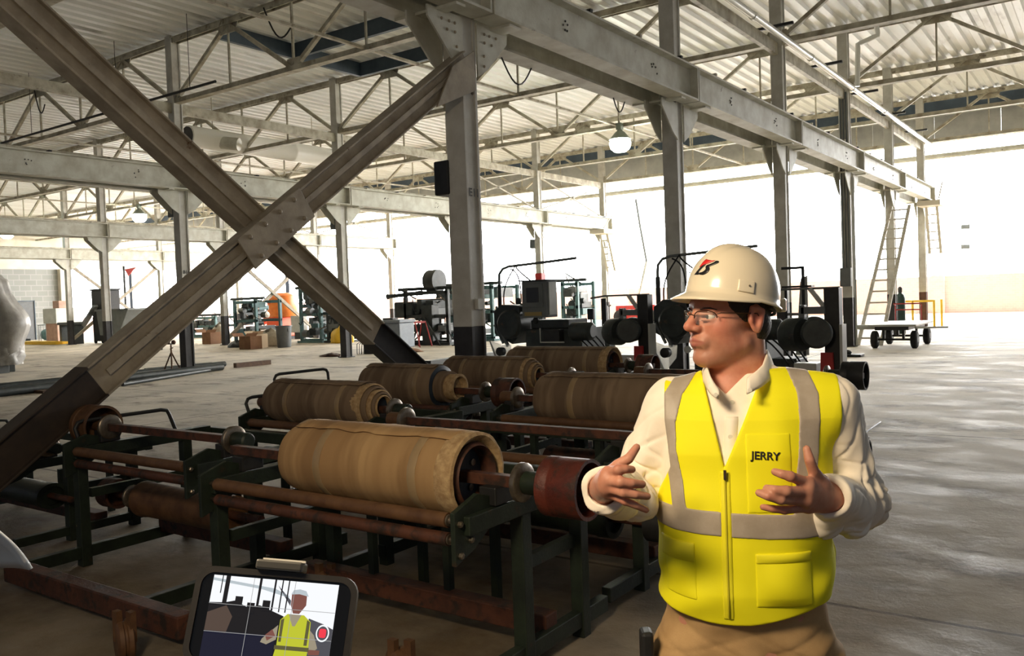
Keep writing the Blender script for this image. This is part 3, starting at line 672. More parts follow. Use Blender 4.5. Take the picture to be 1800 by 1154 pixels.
yel_p = mat('yellow_paint', rgb(246, 204, 64), rgb(232, 184, 50), rough=.5, scale=5)
def pb(px0, py0, px1, py1, y, t, z0=None):
    """box corners (world) from a photo rectangle on the vertical plane at Y=y, t deep"""
    ym = (py0+py1)/2; xm = (px0+px1)/2
    a = ony(px0, ym, y); b = ony(px1, ym, y); zt = ony(xm, py0, y).z; zb = ony(xm, py1, y).z if z0 is None else z0
    return (a.x, y, zb), (b.x, y+t, zt)
class Th:
    """thing whose parts are given in world coordinates"""
    def __init__(s, name, label, cat, org, group=None):
        s.o = Vector(org); s.t = thing(name, label, cat, org, group)
    def part(s, name, mb, m, smooth=None, bevel=0, parent=None):
        mb.v = [tuple(Vector(p)-s.o) for p in mb.v]
        return mb.build(name, m, parent or s.t, smooth, bevel)
    def boxp(s, name, rect, y, t, m, bevel=.01, z0=None, parent=None): return s.part(name, MB().box2(*pb(*rect, y, t, z0)), m, None, bevel, parent)
def winder(px, ym, sc, label, boomx):
    """winding head with screen cabinet and cable boom; px = photo column of its cabinet, sc = metres per photo pixel there"""
    c0 = ony(px, 560, ym); T = Th('winding_machine', label, 'machine', (c0.x, ym, 0), 'winding machines behind the racks')
    X = lambda dx: c0.x+dx
    P = T.part; b2 = lambda a, b: MB().box2((X(a[0]), ym+a[1], a[2]), (X(b[0]), ym+b[1], b[2]))
    P('base', b2((-.75, -.3, 0), (.75, .7, .55)), mach_g, None, .02)
    P('body', b2((-.28, -.15, .55), (.75, .6, 1.22)), mach, None, .03)
    P('body_top', b2((-.2, -.1, 1.22), (.5, .5, 1.36)), mach, None, .02)
    cab = P('screen_cabinet', b2((-.25, -.25, 1.40), (.22, .05, 1.97)), cab_grey, None, .012)
    P('cabinet_door', b2((-.22, -.265, 1.56), (.15, -.25, 1.93)), cab_grey, None, .006, cab)
    P('screen', b2((-.15, -.272, 1.64), (.08, -.264, 1.87)), screen_dark, None, .004, cab)
    P('nameplate', b2((-.20, -.262, 1.43), (.12, -.25, 1.49)), mat('brass_plate', rgb(150, 130, 80), rough=.4), None, 0, cab)
    P('side_panel', b2((.222, -.2, 1.44), (.235, .02, 1.95)), light_grey, None, 0, cab)
    P('cabinet_cap', b2((-.26, -.27, 1.97), (.24, .07, 1.99)), mach, None, 0, cab)
    hd = P('winding_head', MB().lathe([(.0, 0), (.20, .0), (.24, .04), (.24, .30), (.18, .34), (0, .34)], (X(-.52), ym-.28, 1.30), (0, 1, 0), 26), mach, 40)
    P('head_housing', MB().prism([(X(-.85), ym-.2, 1.15), (X(-.85), ym-.2, 1.52), (X(-.70), ym-.2, 1.62), (X(-.35), ym-.2, 1.60), (X(-.30), ym-.2, 1.2), (X(-.5), ym-.2, .98)], (0, .5, 0)), mach, None, .015, hd)
    P('roller_arm', MB().bar((X(-.72), ym-.24, 1.25), (X(-.55), ym-.24, .95), .05, .04).bar((X(-.82), ym-.22, 1.3), (X(-.66), ym-.22, 1.0), .04, .03), cab_grey, None, 0, hd)
    P('clear_guard', MB().prism([(X(-.84), ym-.33, 1.05), (X(-.80), ym-.33, .88), (X(-.62), ym-.33, .62), (X(-.46), ym-.33, .80), (X(-.44), ym-.33, .98), (X(-.64), ym-.33, .98)], (0, .012, 0)), plast, None, 0, hd)
    P('guard_edge', MB().prism([(X(-.86), ym-.34, 1.06), (X(-.80), ym-.34, .96), (X(-.62), ym-.34, .60), (X(-.66), ym-.34, .60), (X(-.74), ym-.34, .74)], (0, .02, 0)), light_grey, None, 0, hd)
    P('spindle', MB().lathe([(.05, 0), (.07, .01), (.07, .10), (0, .11)], (X(-.58), ym-.46, .88), (0, 1, 0), 18), black_steel, 40, 0, hd)
    for i, (dx, z) in enumerate(((-.42, 1.62), (-.3, 1.50), (-.1, 1.30))):
        P('valve', MB().lathe([(.03, 0), (.045, .02), (.045, .08), (.02, .1)], (X(dx), ym-.1, z), (0, 0, 1), 12), mach, 40)
    for z in (1.46, 1.54, 1.62): P('rod', MB().tube((X(-.42), ym-.05, z), (X(-.22), ym-.05, z), .013, n=8), worn_steel, 40)
    P('gauge', MB().lathe([(.035, 0), (.05, .005), (.05, .03), (0, .032)], (X(-.28), ym-.33, .92), (0, -1, 0), 16), light_grey, 40)
    P('gauge_lever', MB().tube((X(-.24), ym-.34, .92), (X(-.12), ym-.34, .935), .01, n=6), light_grey)
    P('service_box', b2((.15, -.3, 1.02), (.45, -.15, 1.22)), black_steel, None, .01)
    P('tray', MB().path([(X(.12), ym-.32, 1.24), (X(.12), ym-.32, 1.02), (X(.55), ym-.32, 1.02)], .012, 6), light_grey, 40)
    P('side_gear', b2((.75, 0, .30), (1.1, .5, .78)), mach, None, .02)
    P('motor', MB().lathe([(.0, 0), (.12, 0), (.14, .03), (.14, .34), (.1, .38), (0, .38)], (X(.62), ym-.2, 1.18), (1, 0, 0), 18), mach, 40)
    for i in range(4):
        a = Vector((X(.5), ym-.1, 1.15-.03*i)); b = Vector((X(1.15+.05*i), ym-.15, .55+.06*i))
        P('cable', MB().path([a.lerp(b, s/8)+Vector((0, 0, .12*math.sin(math.pi*s/8)*(1+.4*i))) for s in range(9)], .012, 6), rubber, 60)
    # cable boom
    bp_ = [(X(-.86), ym, 1.5), (X(-.86), ym, 2.02), (X(-.85), ym, 2.12), (X(-.78), ym, 2.20), (X(-.66), ym, 2.235), (X(.1), ym, 2.27), (X(.62), ym, 2.30)]
    bo = P('boom', MB().path(bp_, .022, 10), cab_grey, 60)
    P('boom_sleeve', MB().tube((X(-.86), ym, 1.45), (X(-.86), ym, 1.95), .034, n=12), mach, 40, 0, bo)
    for (x0_, z0_, x1_, z1_, hh) in ((-.76, 1.55, -.5, 2.25, .0), (-.42, 1.65, -.62, 2.2, .12), (-.2, 1.97, -.5, 2.25, .05)):
        a = Vector((X(x0_), ym-.02, z0_)); b = Vector((X(x1_), ym-.02, z1_))
        P('hose', MB().path([a.lerp(b, s/10)+Vector((-.10*math.sin(math.pi*s/10)*(1 if hh < .1 else -.6), 0, hh*math.sin(math.pi*s/10))) for s in range(11)], .012, 6), rubber, 60, 0, bo)
    P('boom_stay', MB().tube((X(.25), ym, 1.95), (X(.58), ym, 2.27), .006, n=5), cab_grey)
    return T
winder(957, 11.3, .0087, 'dark winding machine with a screen cabinet and bent cable boom, left of the man', 872)
winder(1258, 11.3, .0080, 'dark winding machine with a bent cable boom, mostly hidden behind the hard hat', 1168)
def motor_stand(x, y, label, boxed=True):
    T = Th('motor_stand', label, 'machine', (x, y, 0), 'motor stands beside the winding machines'); P = T.part
    b2 = lambda a, b: MB().box2((x+a[0], y+a[1], a[2]), (x+b[0], y+b[1], b[2]))
    P('post', b2((-.06, -.06, 0), (.10, .10, 1.70)), black_steel, None, .006)
    P('post_edge', b2((.10, -.07, .3), (.13, .11, 1.3)), light_grey)
    P('foot', b2((-.25, -.25, 0), (.3, .3, .04)), black_steel, None, .005)
    P('arm', MB().bar((x-.0, y, 1.40), (x-.22, y, 1.70), .03, .05), light_grey); P('jib', MB().tube((x-.62, y, 1.70), (x+.1, y, 1.70), .014, n=6), cab_grey)
    P('hook', MB().path([(x-.55, y, 1.70), (x-.55, y, 1.58), (x-.53, y, 1.55), (x-.50, y, 1.57)], .01, 6), worn_steel, 40)
    mt = P('motor', MB().lathe([(.0, 0), (.14, 0), (.165, .03), (.165, .08), (.15, .09), (.15, .3), (.165, .32), (.17, .5), (.0, .52)], (x-.06, y-.35, 1.22), (-.25, .75, 0), 26), mach, 40)
    P('brake', MB().lathe([(0, 0), (.17, 0), (.185, .03), (.185, .20), (.17, .23), (0, .23)], (x-.44, y-.12, 1.20), (.75, -.35, 0), 26), mach, 40)
    P('clamp', MB().box2((x-.30, y-.1, 1.42), (x-.04, y, 1.50)).box2((x-.32, y-.1, 1.35), (x-.26, y, 1.52)), cab_grey, None, .005)
    P('control_box', b2((-.45, .1, .62), (-.2, .3, .86)), light_grey, None, .006); P('switch', b2((-.35, .09, .7), (-.31, .1, .78)), black_steel)
    P('red_wedge', MB().prism([(x-.10, y-.15, .42), (x+.06, y-.15, .42), (x+.04, y-.15, 1.0), (x-.08, y-.15, 1.0)], (0, .05, 0)), red_p)
    return T
p = ony(1132, 600, 10.6); motor_stand(p.x, 10.6, 'black post stand with a hanging motor, between the two winding machines')
p = ony(1462, 600, 9.6); motor_stand(p.x, 9.6, 'black post stand with a round motor, right of the man')
# pedestal pole with arm and button box between the first machine and the stand
T = Th('control_pole', 'thin dark pole with a short arm and hanging button box', 'pole', (ony(1062, 560, 12.3).x, 12.3, 0)); x = T.o.x; y = 12.3
T.part('pole', MB().tube((x, y, 0), (x, y, 1.15), .03, n=10).tube((x, y, 1.1), (x, y, 1.66), .045, n=10), black_steel, 40)
T.part('arm', MB().bar((x-.24, y, 1.67), (x+.04, y, 1.70), .03, .03), cab_grey)
T.part('box', MB().box2((x-.16, y-.1, .82), (x+.14, y+.1, 1.20)), cab_grey, None, .01)
T.part('button_box', MB().box2((x-.25, y-.12, 1.32), (x-.14, y-.05, 1.50)), black_steel, None, .01); T.part('button_stalk', MB().tube((x-.2, y-.08, .2), (x-.2, y-.08, 1.32), .014, n=6), black_steel)
# plywood lean-to frame with stool right of the man
T = Th('board_stand', 'black frame stand with a folded white board beside the third column', 'frame', (ony(1398, 600, 13.0).x, 13.0, 0)); x = T.o.x; y = 13.0
for dx in (-.12, .14): T.part('upright', MB().box2((x+dx-.02, y-.02, 0), (x+dx+.02, y+.02, 1.75 if dx < 0 else 2.02)), black_steel)
T.part('top_bar', MB().box2((x-.18, y-.02, 2.0), (x+.16, y+.02, 2.04)), black_steel); T.part('shelf_bar', MB().box2((x-.14, y-.15, 1.72), (x+.3, y+.02, 1.75)), black_steel)
T.part('board', MB().prism([(x, y, .7), (x+.2, y, .7), (x+.2, y, 1.9), (x+.1, y, 1.85)], (0, .02, 0)), light_grey)
for z in (.5, 1.0, 1.3): T.part('rung', MB().box2((x-.12, y-.015, z), (x+.14, y+.015, z+.04)), cab_grey)
# ------------------------------------------------------------------ right background
# leaning ladder on the fifth column
def ladder(a, b, w, label, n, wv, mt, tint=None):
    a, b, wv = Vector(a), Vector(b), Vector(wv).normalized()*w/2
    T = Th('ladder', label, 'ladder', a)
    for s in (-1, 1): T.part('rail', MB().bar(a+wv*s, b+wv*s*.92, .07, .10, wv), mt)
    for i in range(n):
        u = (i+.6)/n; c = a.lerp(b, u); T.part('rung', MB().bar(c-wv, c+wv, .06, .05), mt)
    return T
wood = mat('weathered_ladder', rgb(206, 200, 188), rgb(180, 172, 158), rough=.7, scale=6)
ladder((-5.75, 25.9, 0), (-5.80, 30.95, 4.35), .62, 'tall weathered ladder leaning against the fifth near column', 13, (1, 0, 0), wood)
x, y = colxy(0, 5)
def platform(x, y, lab1, lab2):
    T = Th('platform', lab1, 'platform', (x, y, ZG0-.2)); T.part('deck', MB().box2((x+.1, y-1.6, ZG0-.25), (x+.9, y-.5, ZG0-.05)), cream, None, .01)
    T.part('support', MB().box2((x+.12, y-1.0, ZG0-.05), (x+.2, y-.9, ZG0)), cream); T.part('railing', MB().bar((x+.85, y-1.5, ZG0), (x+.85, y-.6, ZG0+.7), .04, .04), cream)
    ladder((x+.5, y-.25, 2.9), (x+.5, y-.95, ZG0-.1), .4, lab2, 6, (1, 0, 0), cream)
platform(x, y, 'pale service platform under the girder at the last near column', 'pale hanging ladder below the platform of the last near column')
x, y = colxy(1, 5); platform(x, y, 'pale service platform under the second row girder end', 'pale hanging ladder below the second row platform')
# platform trailer
T = Th('platform_cart', 'flat platform cart with black tyres near the leaning ladder', 'cart', (-4.9, 25.2, 0)); o = T.o
cx0, cx1, cy0, cy1 = -5.45, -4.35, 24.5, 27.0
T.part('deck', MB().box2((cx0, cy0-.1, .60), (cx1+.1, cy1, .66)), light_grey, None, .01)
T.part('frame', MB().box2((cx0+.15, cy0, .50), (cx1-.1, cy1-.1, .60)), black_steel, None, .01)
for yy in (24.75, 26.6):
    T.part('axle', MB().tube((cx0+.1, yy, .24), (cx1, yy, .24), .03, n=8).box2((cx0+.3, yy-.05, .24), (cx0+.36, yy+.05, .52)).box2((cx1-.3, yy-.05, .24), (cx1-.24, yy+.05, .52)), black_steel)
    for xx in (cx0+.02, cx1-.08):
        w = T.part('wheel', MB().lathe([(.08, 0), (.2, .0), (.24, .03), (.24, .13), (.2, .16), (.08, .16)], (xx, yy, .24), (1, 0, 0), 22), rubber, 40)
        T.part('wheel_hub', MB().lathe([(.08, -.005), (.08, .165), (0, .17)], (xx, yy, .24), (1, 0, 0), 14), cab_grey, 40, 0, w)
T.part('tow_bar', MB().bar((cx1+.05, cy0+.1, .56), (cx1+.7, cy0+.9, .53), .06, .05), light_grey); T.part('stub', MB().tube((cx0-.35, cy0+.3, .58), (cx0+.1, cy0+.3, .58), .07, n=10), light_grey, 40)
T.part('end_rail', MB().path([(cx0+.2, cy1, .66), (cx0+.2, cy1, 1.12), (cx0+.2, cy1-.25, 1.16), (cx1-.2, cy1-.25, 1.16), (cx1-.2, cy1, 1.12), (cx1-.2, cy1, .66)], .02, 6).tube((cx0+.2, cy1, .98), (cx1-.2, cy1, .98), .02, n=6), red_p, 40)
# gas cylinder, yellow guard rail
g = thing('gas_cylinder', 'tall dark green gas cylinder beside the fifth near column', 'gas cylinder', (ony(1583, 560, 32.2).x, 32.2, 0))
MB().lathe([(.0, 0), (.16, .0), (.165, .03), (.165, 1.25), (.13, 1.36), (.06, 1.42), (.05, 1.46)], (0, 0, 0), (0, 0, 1), 20).build('tank', mach_g, g, 40)
MB().lathe([(.07, 1.44), (.075, 1.6), (.03, 1.65), (0, 1.65)], (0, 0, 0), (0, 0, 1), 14).build('valve_cap', black_steel, g, 40)
T = Th('guard_rail', 'yellow pipe guard rail around the last near column', 'railing', (-6.2, 37, 0))
y0 = 36.6
for (xx, yy) in ((-7.2, 36.5), (-7.0, 37.6), (-5.7, 36.5), (-5.6, 37.6), (-6.45, 36.4)): T.part('post', MB().tube((xx, yy, 0), (xx, yy, 1.08), .045, n=10), yel_p, 40)
T.part('rail', MB().tube((-7.2, 36.5, 1.05), (-5.7, 36.5, 1.05), .04, n=8), yel_p, 40); T.part('rail', MB().tube((-7.2, 36.5, 1.05), (-7.0, 37.6, 1.05), .04, n=8), yel_p, 40)
# electrical boxes and conduit on the fourth column
x, y = colxy(0, 3)
T = Th('junction_box', 'grey electrical box with conduits on the fourth near column', 'electrical box', (x, y-.2, 1.7))
T.part('box', MB().box2((x-.16, y-.30, 1.72), (x+.14, y-.14, 2.25)), cab_grey, None, .01)
for i in range(3): T.part('conduit', MB().tube((x-.08+.08*i, y-.17, 2.25), (x-.08+.08*i, y-.17, 7.2), .022, n=8), cab_grey, 40)
T.part('conduit', MB().tube((x+.2, y-.05, 0), (x+.2, y-.05, 4.8), .03, n=8), light_grey, 40)
for (r, k, dx, z, lab) in ((1, 1, -.22, 4.45, 'small grey box high on the first second row column'), (0, 0, -.2, 3.15, 'dark bracket box clamped high on the nearest column'), (1, 4, -.26, 4.1, 'grey box below the girder on the second row column left of the far platform'), (1, 2, -.22, 4.4, 'small dark speaker box on the column right of the X brace')):
    x, y = colxy(r, k); tag(MB().box2((x+dx-.13, y-.16, z-.2), (x+dx+.09, y+.12, z+.2)).build('junction_box', black_steel if r == 0 else cab_grey, None, None, .02), lab, 'electrical box')
x, y = colxy(1, 4); tag(MB().box2((x+CW/2, y-.16, 2.45), (x+CW/2+.03, y+.16, 2.8)).box2((x-.16, y-CW/2-.03, 2.45), (x+.165, y-CW/2, 2.8)).build('red_sign', red_p), 'small red sign on the second row column behind the cabinet', 'sign')
# wall vents seen on the bright far wall
for i, (px, py) in enumerate(((1697, 399), (1697, 434))):
    p = ony(px, py, YW-.05); tag(MB().box2((p.x-.22, YW-.06, p.z-.13), (p.x+.22, YW+.05, p.z+.13)).box2((p.x-.2, YW-.09, p.z-.02), (p.x+.2, YW-.06, p.z+.02)).build('wall_vent', cab_grey), ['upper of two small grey vents on the bright far wall', 'lower of two small grey vents on the bright far wall'][i], 'vent')
# far boom of a lift / ladder in the bright opening
T = Th('boom_lift', 'pale red lift with a raised boom in the bright far bay', 'lift', (onz(1140, 556, 0).x, 46, 0)); x = ony(1120, 540, 46).x
T.part('chassis', MB().box2((x-1.2, 45.5, .3), (x+1.4, 46.8, 1.1)), red_p, None, .05)
for xx in (-.9, 1.1): T.part('wheel', MB().lathe([(.1, 0), (.4, 0), (.42, .3), (.1, .3)], (x+xx, 45.4, .42), (0, 1, 0), 18), rubber, 40)
a = ony(1118, 350, 46); b = ony(1126, 400, 46); c_ = ony(1137, 460, 46); d_ = ony(1110, 510, 46)
T.part('boom', MB().bar(a, b, .12, .12), cab_grey); T.part('boom', MB().bar(b, c_, .12, .12), cab_grey); T.part('boom', MB().bar(c_, Vector((x, 46, 1.1)), .14, .14), light_grey)
# ------------------------------------------------------------------ left and middle clutter
# roller tripod stand
T = Th('roller_stand', 'yellow tripod pipe stand with two ball rollers, beside the first second row column', 'stand', onz(303, 660, 0)); o = T.o
for a in (0, 2.1, 4.2): T.part('leg', MB().tube((o.x, o.y, .62), (o.x+.30*math.cos(a-.6), o.y+.30*math.sin(a-.6), 0), .02, n=8), rust_tan, 40)
T.part('stem', MB().tube((o.x, o.y, .3), (o.x, o.y, .82), .022, n=8).tube((o.x-.05, o.y, .7), (o.x+.09, o.y, .74), .012, n=6), rust_tan, 40)
T.part('head', MB().bar((o.x-.12, o.y-.04, .84), (o.x+.12, o.y+.04, .84), .04, .03), black_steel)
for s in (-1, 1): T.part('ball_roller', MB().sphere((o.x+.08*s, o.y+.03*s, .885), .06), mat('ball_brown', rgb(110, 78, 66), rough=.4), 0)
# long steel sections on the floor
pipes = [((0, 690), (390, 645), .10, 'longest dark steel pipe lying on the floor at left'), ((0, 680), (395, 640), .08, 'dark steel pipe lying behind the longest one'), ((255, 652), (372, 641), .07, 'short dark pipe on top of the floor pile by the column'), ((215, 676), (368, 651), .05, 'thin dark bar in front of the roller stand')]
for i, (a, b, r, lab) in enumerate(pipes):
    p = onz(*a, r); q = onz(*b, r); p = p+(p-q).normalized()*(1.5 if a[0] == 0 else 0)
    o = MB().tube(p, q, r, n=12); o.tube(p.lerp(q, -.001), q.lerp(p, -.0005), r*.8, n=12)
    tag(o.build('steel_pipe', mach, None, 40), lab, 'pipe', 'steel pipes on the floor')
p, q = onz(413, 643, .07), onz(474, 637, .07)
tag(MB().bar(p, q, .14, .14).bar(p-(q-p)*.004, p+(q-p)*.01, .10, .10).build('steel_pipe', rust_tan), 'short square tan beam lying alone on the floor', 'pipe', 'steel pipes on the floor')
tag(MB().box((onz(70, 688, .03)), (.8, .25, .06)).build('wood_scrap', rust_tan), 'small wooden scrap beside the long steel pipes', 'wood')
# tarp covered machine at the far left
tarp = mat('grey_tarp', rgb(176, 172, 164), rgb(150, 146, 138), rough=.45, scale=3, bump=.4, bscale=6)
T = Th('covered_machine', 'tall machine under a wrinkled grey plastic sheet at the left edge', 'machine', onz(-5, 656, 0)); o = T.o
vs = []; nu, nv = 28, 14
for j in range(nv+1):
    v = j/nv; z = .55+2.55*v
    for i in range(nu):
        th = 2*math.pi*i/nu; rr = (.80-.38*v**1.6)*(1+.10*math.sin(th*5+v*3)+.06*math.sin(th*11+v*7))
        bulge = .45*math.exp(-((v-.42)/.22)**2)*max(0, math.cos(th-.62))**3
        zz = z+(.12*math.sin(th*4) if j == 0 else 0)-(.25*v*v*max(0, math.cos(th-.62)))
        vs.append((o.x+(rr+bulge)*math.cos(th)*1.0, o.y+(rr+bulge)*math.sin(th)*.9, zz))
m = MB(); m.add(vs, [(j*nu+i, j*nu+(i+1) % nu, (j+1)*nu+(i+1) % nu, (j+1)*nu+i) for j in range(nv) for i in range(nu)]+[tuple(range(nv*nu, nv*nu+nu))])
T.part('tarp', m, tarp, 0)
m = MB(); vs = []
for j in range(6):
    for i in range(20):
        th = 2*math.pi*i/20; rr = .45*(1+.2*math.sin(th*6+j)+.1*math.sin(th*9)); vs.append((o.x+.35+rr*math.cos(th), o.y+.1+rr*math.sin(th), .25+.12*j))
m.add(vs, [(j*20+i, j*20+(i+1) % 20, (j+1)*20+(i+1) % 20, (j+1)*20+i) for j in range(5) for i in range(20)]+[tuple(range(100, 120))])
T.part('gathered_skirt', m, tarp, 0)
T.part('leg', MB().box2((o.x+.2, o.y-.15, 0), (o.x+.5, o.y+.15, .5)), cab_grey, None, .01); T.part('machine_base', MB().box2((o.x-.8, o.y-.5, 0), (o.x+.1, o.y+.5, .6)), mach, None, .02)
T = Th('hand_cart', 'small dark wheeled dolly beside the grey door', 'cart', onz(28, 609, 0)); o = T.o
T.part('bed', MB().box2((o.x-1.0, o.y-.4, .3), (o.x+1.0, o.y+.4, .42)), mach, None, .02)
for xx in (-.8, .8): T.part('wheel', MB().lathe([(.05, 0), (.16, 0), (.16, .1), (.05, .1)], (o.x+xx, o.y-.45, .16), (0, 1, 0), 14), rubber, 40)
T.part('stack', MB().box2((o.x-.9, o.y-.35, .42), (o.x+.5, o.y+.35, .8)), rust_tan, None, .02)
# yellow strapped bundle, pallet of boxes, hand truck near the left pilaster
T = Th('plank_bundle', 'bundle of yellow planks on the floor near the left pilaster', 'planks', onz(84, 606, 0)); o = T.o
for i in range(4): T.part('plank', MB().box2((o.x-1.8+.25*i, o.y-.5+.28*i, .02), (o.x+1.9-.2*i, o.y-.25+.28*i, .22-.02*i)), yel_p, None, .01)
def crate_stack(px, py, label, sizes, mats):
    T = Th('box_stack', label, 'boxes', onz(px, py, 0)); o = T.o; z = 0
    for i, (w, h) in enumerate(sizes):
        T.part('box', MB().box2((o.x-w/2, o.y-w/2, z), (o.x+w/2, o.y+w/2, z+h)), mats[i % len(mats)], None, .02); z += h
crate_stack(112, 600, 'stack of pinkish cartons beside the fourth row column', ((1.5, 1.2), (1.7, 1.0), (.8, .5)), (mat('pink_carton', rgb(196, 160, 142), rgb(176, 142, 126), rough=.7), light_grey))
T = Th('trash_cart', 'round wire basket with teal sacks near the left pilaster', 'basket', onz(85, 599, 0)); o = T.o
for i in range(10):
    a = i*.628; T.part('wire', MB().tube((o.x+.6*math.cos(a), o.y+.6*math.sin(a), 0), (o.x+.6*math.cos(a), o.y+.6*math.sin(a), 1.1), .02, n=5), cab_grey)
T.part('hoop', MB().path([(o.x+.6*math.cos(a*.4), o.y+.6*math.sin(a*.4), 1.1) for a in range(16)], .025, 6, True), cab_grey); T.part('sack', MB().sphere((o.x, o.y, .42), (.5, .5, .42)), teal, 0)
# hopper (dumpster)
T = Th('tipping_hopper', 'dark grey steel tipping hopper behind the third row column', 'hopper', onz(214, 604, 0)); o = T.o
T.part('tub', MB().prism([(o.x-1.0, o.y-.7, .5), (o.x-1.3, o.y-.7, 1.9), (o.x+2.0, o.y-.7, 1.95), (o.x+.9, o.y-.7, .5)], (0, 1.5, 0)), cab_grey, None, .02)
T.part('rim', MB().box2((o.x-1.35, o.y-.75, 1.88), (o.x+2.05, o.y+.85, 1.98)), cab_grey, None, .01)
T.part('base', MB().box2((o.x-1.0, o.y-.6, .15), (o.x+.9, o.y+.6, .5)), black_steel)
for xx in (-.8, .7): T.part('caster', MB().lathe([(.02, 0), (.12, 0), (.12, .08), (.02, .08)], (o.x+xx, o.y-.6, .12), (0, 1, 0), 12), rubber, 40)
T = Th('tall_bin', 'tall black wheeled bin left of the steel hopper', 'bin', onz(174, 604, 0)); o = T.o
T.part('body', MB().prism([(o.x-.55, o.y, .12), (o.x-.6, o.y, 3.1), (o.x+.6, o.y, 3.1), (o.x+.5, o.y, .12)], (0, 1.1, 0)), black_steel, None, .03)
T.part('lid', MB().box2((o.x-.65, o.y-.05, 3.1), (o.x+.65, o.y+1.15, 3.2)), black_steel, None, .02)
for xx in (-.4, .4): T.part('caster', MB().lathe([(.02, 0), (.12, 0), (.12, .08), (.02, .08)], (o.x+xx, o.y, .12), (0, 1, 0), 12), rubber, 40)
T.part('ramp', MB().bar((o.x-1.5, o.y-.2, .9), (o.x+.2, o.y-.2, 2.2), .3, .12), cab_grey)
T = Th('steel_table', 'low dark steel bench beside the fourth row column', 'bench', onz(126, 605, 0)); o = T.o
T.part('top', MB().box2((o.x-.8, o.y-.4, 1.15), (o.x+.9, o.y+.5, 1.3)), cab_grey, None, .02); T.part('panel', MB().box2((o.x+.2, o.y-.3, 0), (o.x+.85, o.y+.3, 1.15)), mach)
T.part('leg', MB().box2((o.x-.75, o.y-.3, 0), (o.x-.5, o.y+.3, 1.15)), mach)
T = Th('metal_cabinet', 'small grey green cabinet behind the brace, in front of the third row', 'cabinet', onz(256, 617, 0)); o = T.o
T.part('body', MB().box2((o.x-.5, o.y, .08), (o.x+.42, o.y+.6, 1.35)), mat('sage_cabinet', rgb(140, 150, 138), rgb(126, 136, 124), rough=.45), None, .02)
T.part('door', MB().box2((o.x-.44, o.y-.015, .14), (o.x+.36, o.y, 1.28)), MATS['sage_cabinet'], None, .008); T.part('plinth', MB().box2((o.x-.48, o.y+.02, 0), (o.x+.4, o.y+.58, .08)), black_steel)
T.part('handle', MB().box2((o.x+.26, o.y-.04, .7), (o.x+.30, o.y-.015, .85)), worn_steel)
# scrap machinery cluster
def frame_machine(px0, px1, pyb, ztop, label, mt, seed, extra=None, dark=None, depthy=1.6):
    random.seed(seed); a = onz(px0, pyb, 0); b = onz(px1, pyb, 0); y = (a.y+b.y)/2; x0 = ony(px0, pyb, y).x; x1 = ony(px1, pyb, y).x
    T = Th('scrap_machine', label, 'machine', ((x0+x1)/2, y, 0), 'dismantled machines across the hall'); w = x1-x0; dk = dark or mach
    for i in range(2):
        for j in range(2): T.part('upright', MB().box2((x0+i*(w-.14), y+j*(depthy-.14), 0), (x0+i*(w-.14)+.14, y+j*(depthy-.14)+.14, ztop)), mt, None, .01)
    for j in range(2):
        for z in (.12, ztop*.52, ztop-.12): T.part('beam', MB().box2((x0, y+j*(depthy-.12), z-.07), (x1, y+j*(depthy-.12)+.12, z+.07)), mt, None, .01)
    T.part('foot', MB().box2((x0-.1, y-.1, 0), (x1+.1, y+depthy+.1, .1)), mt, None, .01)
    for i in range(14):
        xx = random.uniform(x0+.2, x1-.3); zz = random.uniform(.3, ztop-.2); r = random.uniform(.07, .2); ax = random.choice(((1, 0, 0), (0, 1, 0)))
        T.part('roller', MB().lathe([(r*.4, 0), (r, 0), (r, .35), (r*.4, .36)], (xx, y+random.uniform(0, depthy-.5), zz), ax, 14), random.choice((dk, cab_grey, worn_steel)), 40)
    for i in range(12):
        xx = random.uniform(x0, x1-.4); zz = random.uniform(.3, ztop-.3)
        T.part('housing', MB().box2((xx, y+random.uniform(-.1, .5), zz), (xx+random.uniform(.2, .5), y+random.uniform(.6, depthy), zz+random.uniform(.15, .45))), random.choice((dk, mt, cab_grey)), None, .015)
    for i in range(13):
        p = Vector((random.uniform(x0, x1), y+random.uniform(0, depthy), random.uniform(.3, ztop))); q = p+Vector((random.uniform(-.8, .8), random.uniform(-.3, .3), random.uniform(-.5, .6)))
        T.part('pipe', MB().tube(p, q, .03, n=8), random.choice((dk, worn_steel, mt)), 40)
    for i in range(4):
        p = Vector((random.uniform(x0, x1), y, random.uniform(.8, ztop))); q = p+Vector((random.uniform(-.6, .6), 0, random.uniform(-.7, -.2)))
        T.part('hose', MB().path([p.lerp(q, s/6)+Vector((0, 0, -.2*math.sin(math.pi*s/6))) for s in range(7)], .02, 6), rubber, 60)
    T.part('top_shaft', MB().tube((x0-.5, y+.3, ztop+.06), (x1+.3, y+.3, ztop+.06), .07, n=10), dk, 40)
    return T
frame_machine(412, 452, 605, 2.15, 'teal dismantled frame machine behind the third row column', teal, 11, dark=mach)
frame_machine(528, 566, 603, 2.55, 'tall teal machine frame packed with rollers, right of the grey barrel', teal, 12)
T = frame_machine(712, 790, 607, 2.2, 'dark tyre building machine left of the nearest column', mach, 13, depthy=2.2)
o = T.o
T.part('drum', MB().lathe([(.0, 0), (.42, .0), (.45, .04), (.45, .55), (.0, .56)], (o.x-.1, o.y+.4, 2.55), (1, 0, 0), 24), mach, 40)
T.part('ram', MB().lathe([(.0, -.05), (.12, 0), (.08, .1), (.08, 1.6), (.1, 1.6), (.1, 1.9)], (o.x-2.3, o.y+.3, 2.0), (1, 0, .05), 16), mach, 40)
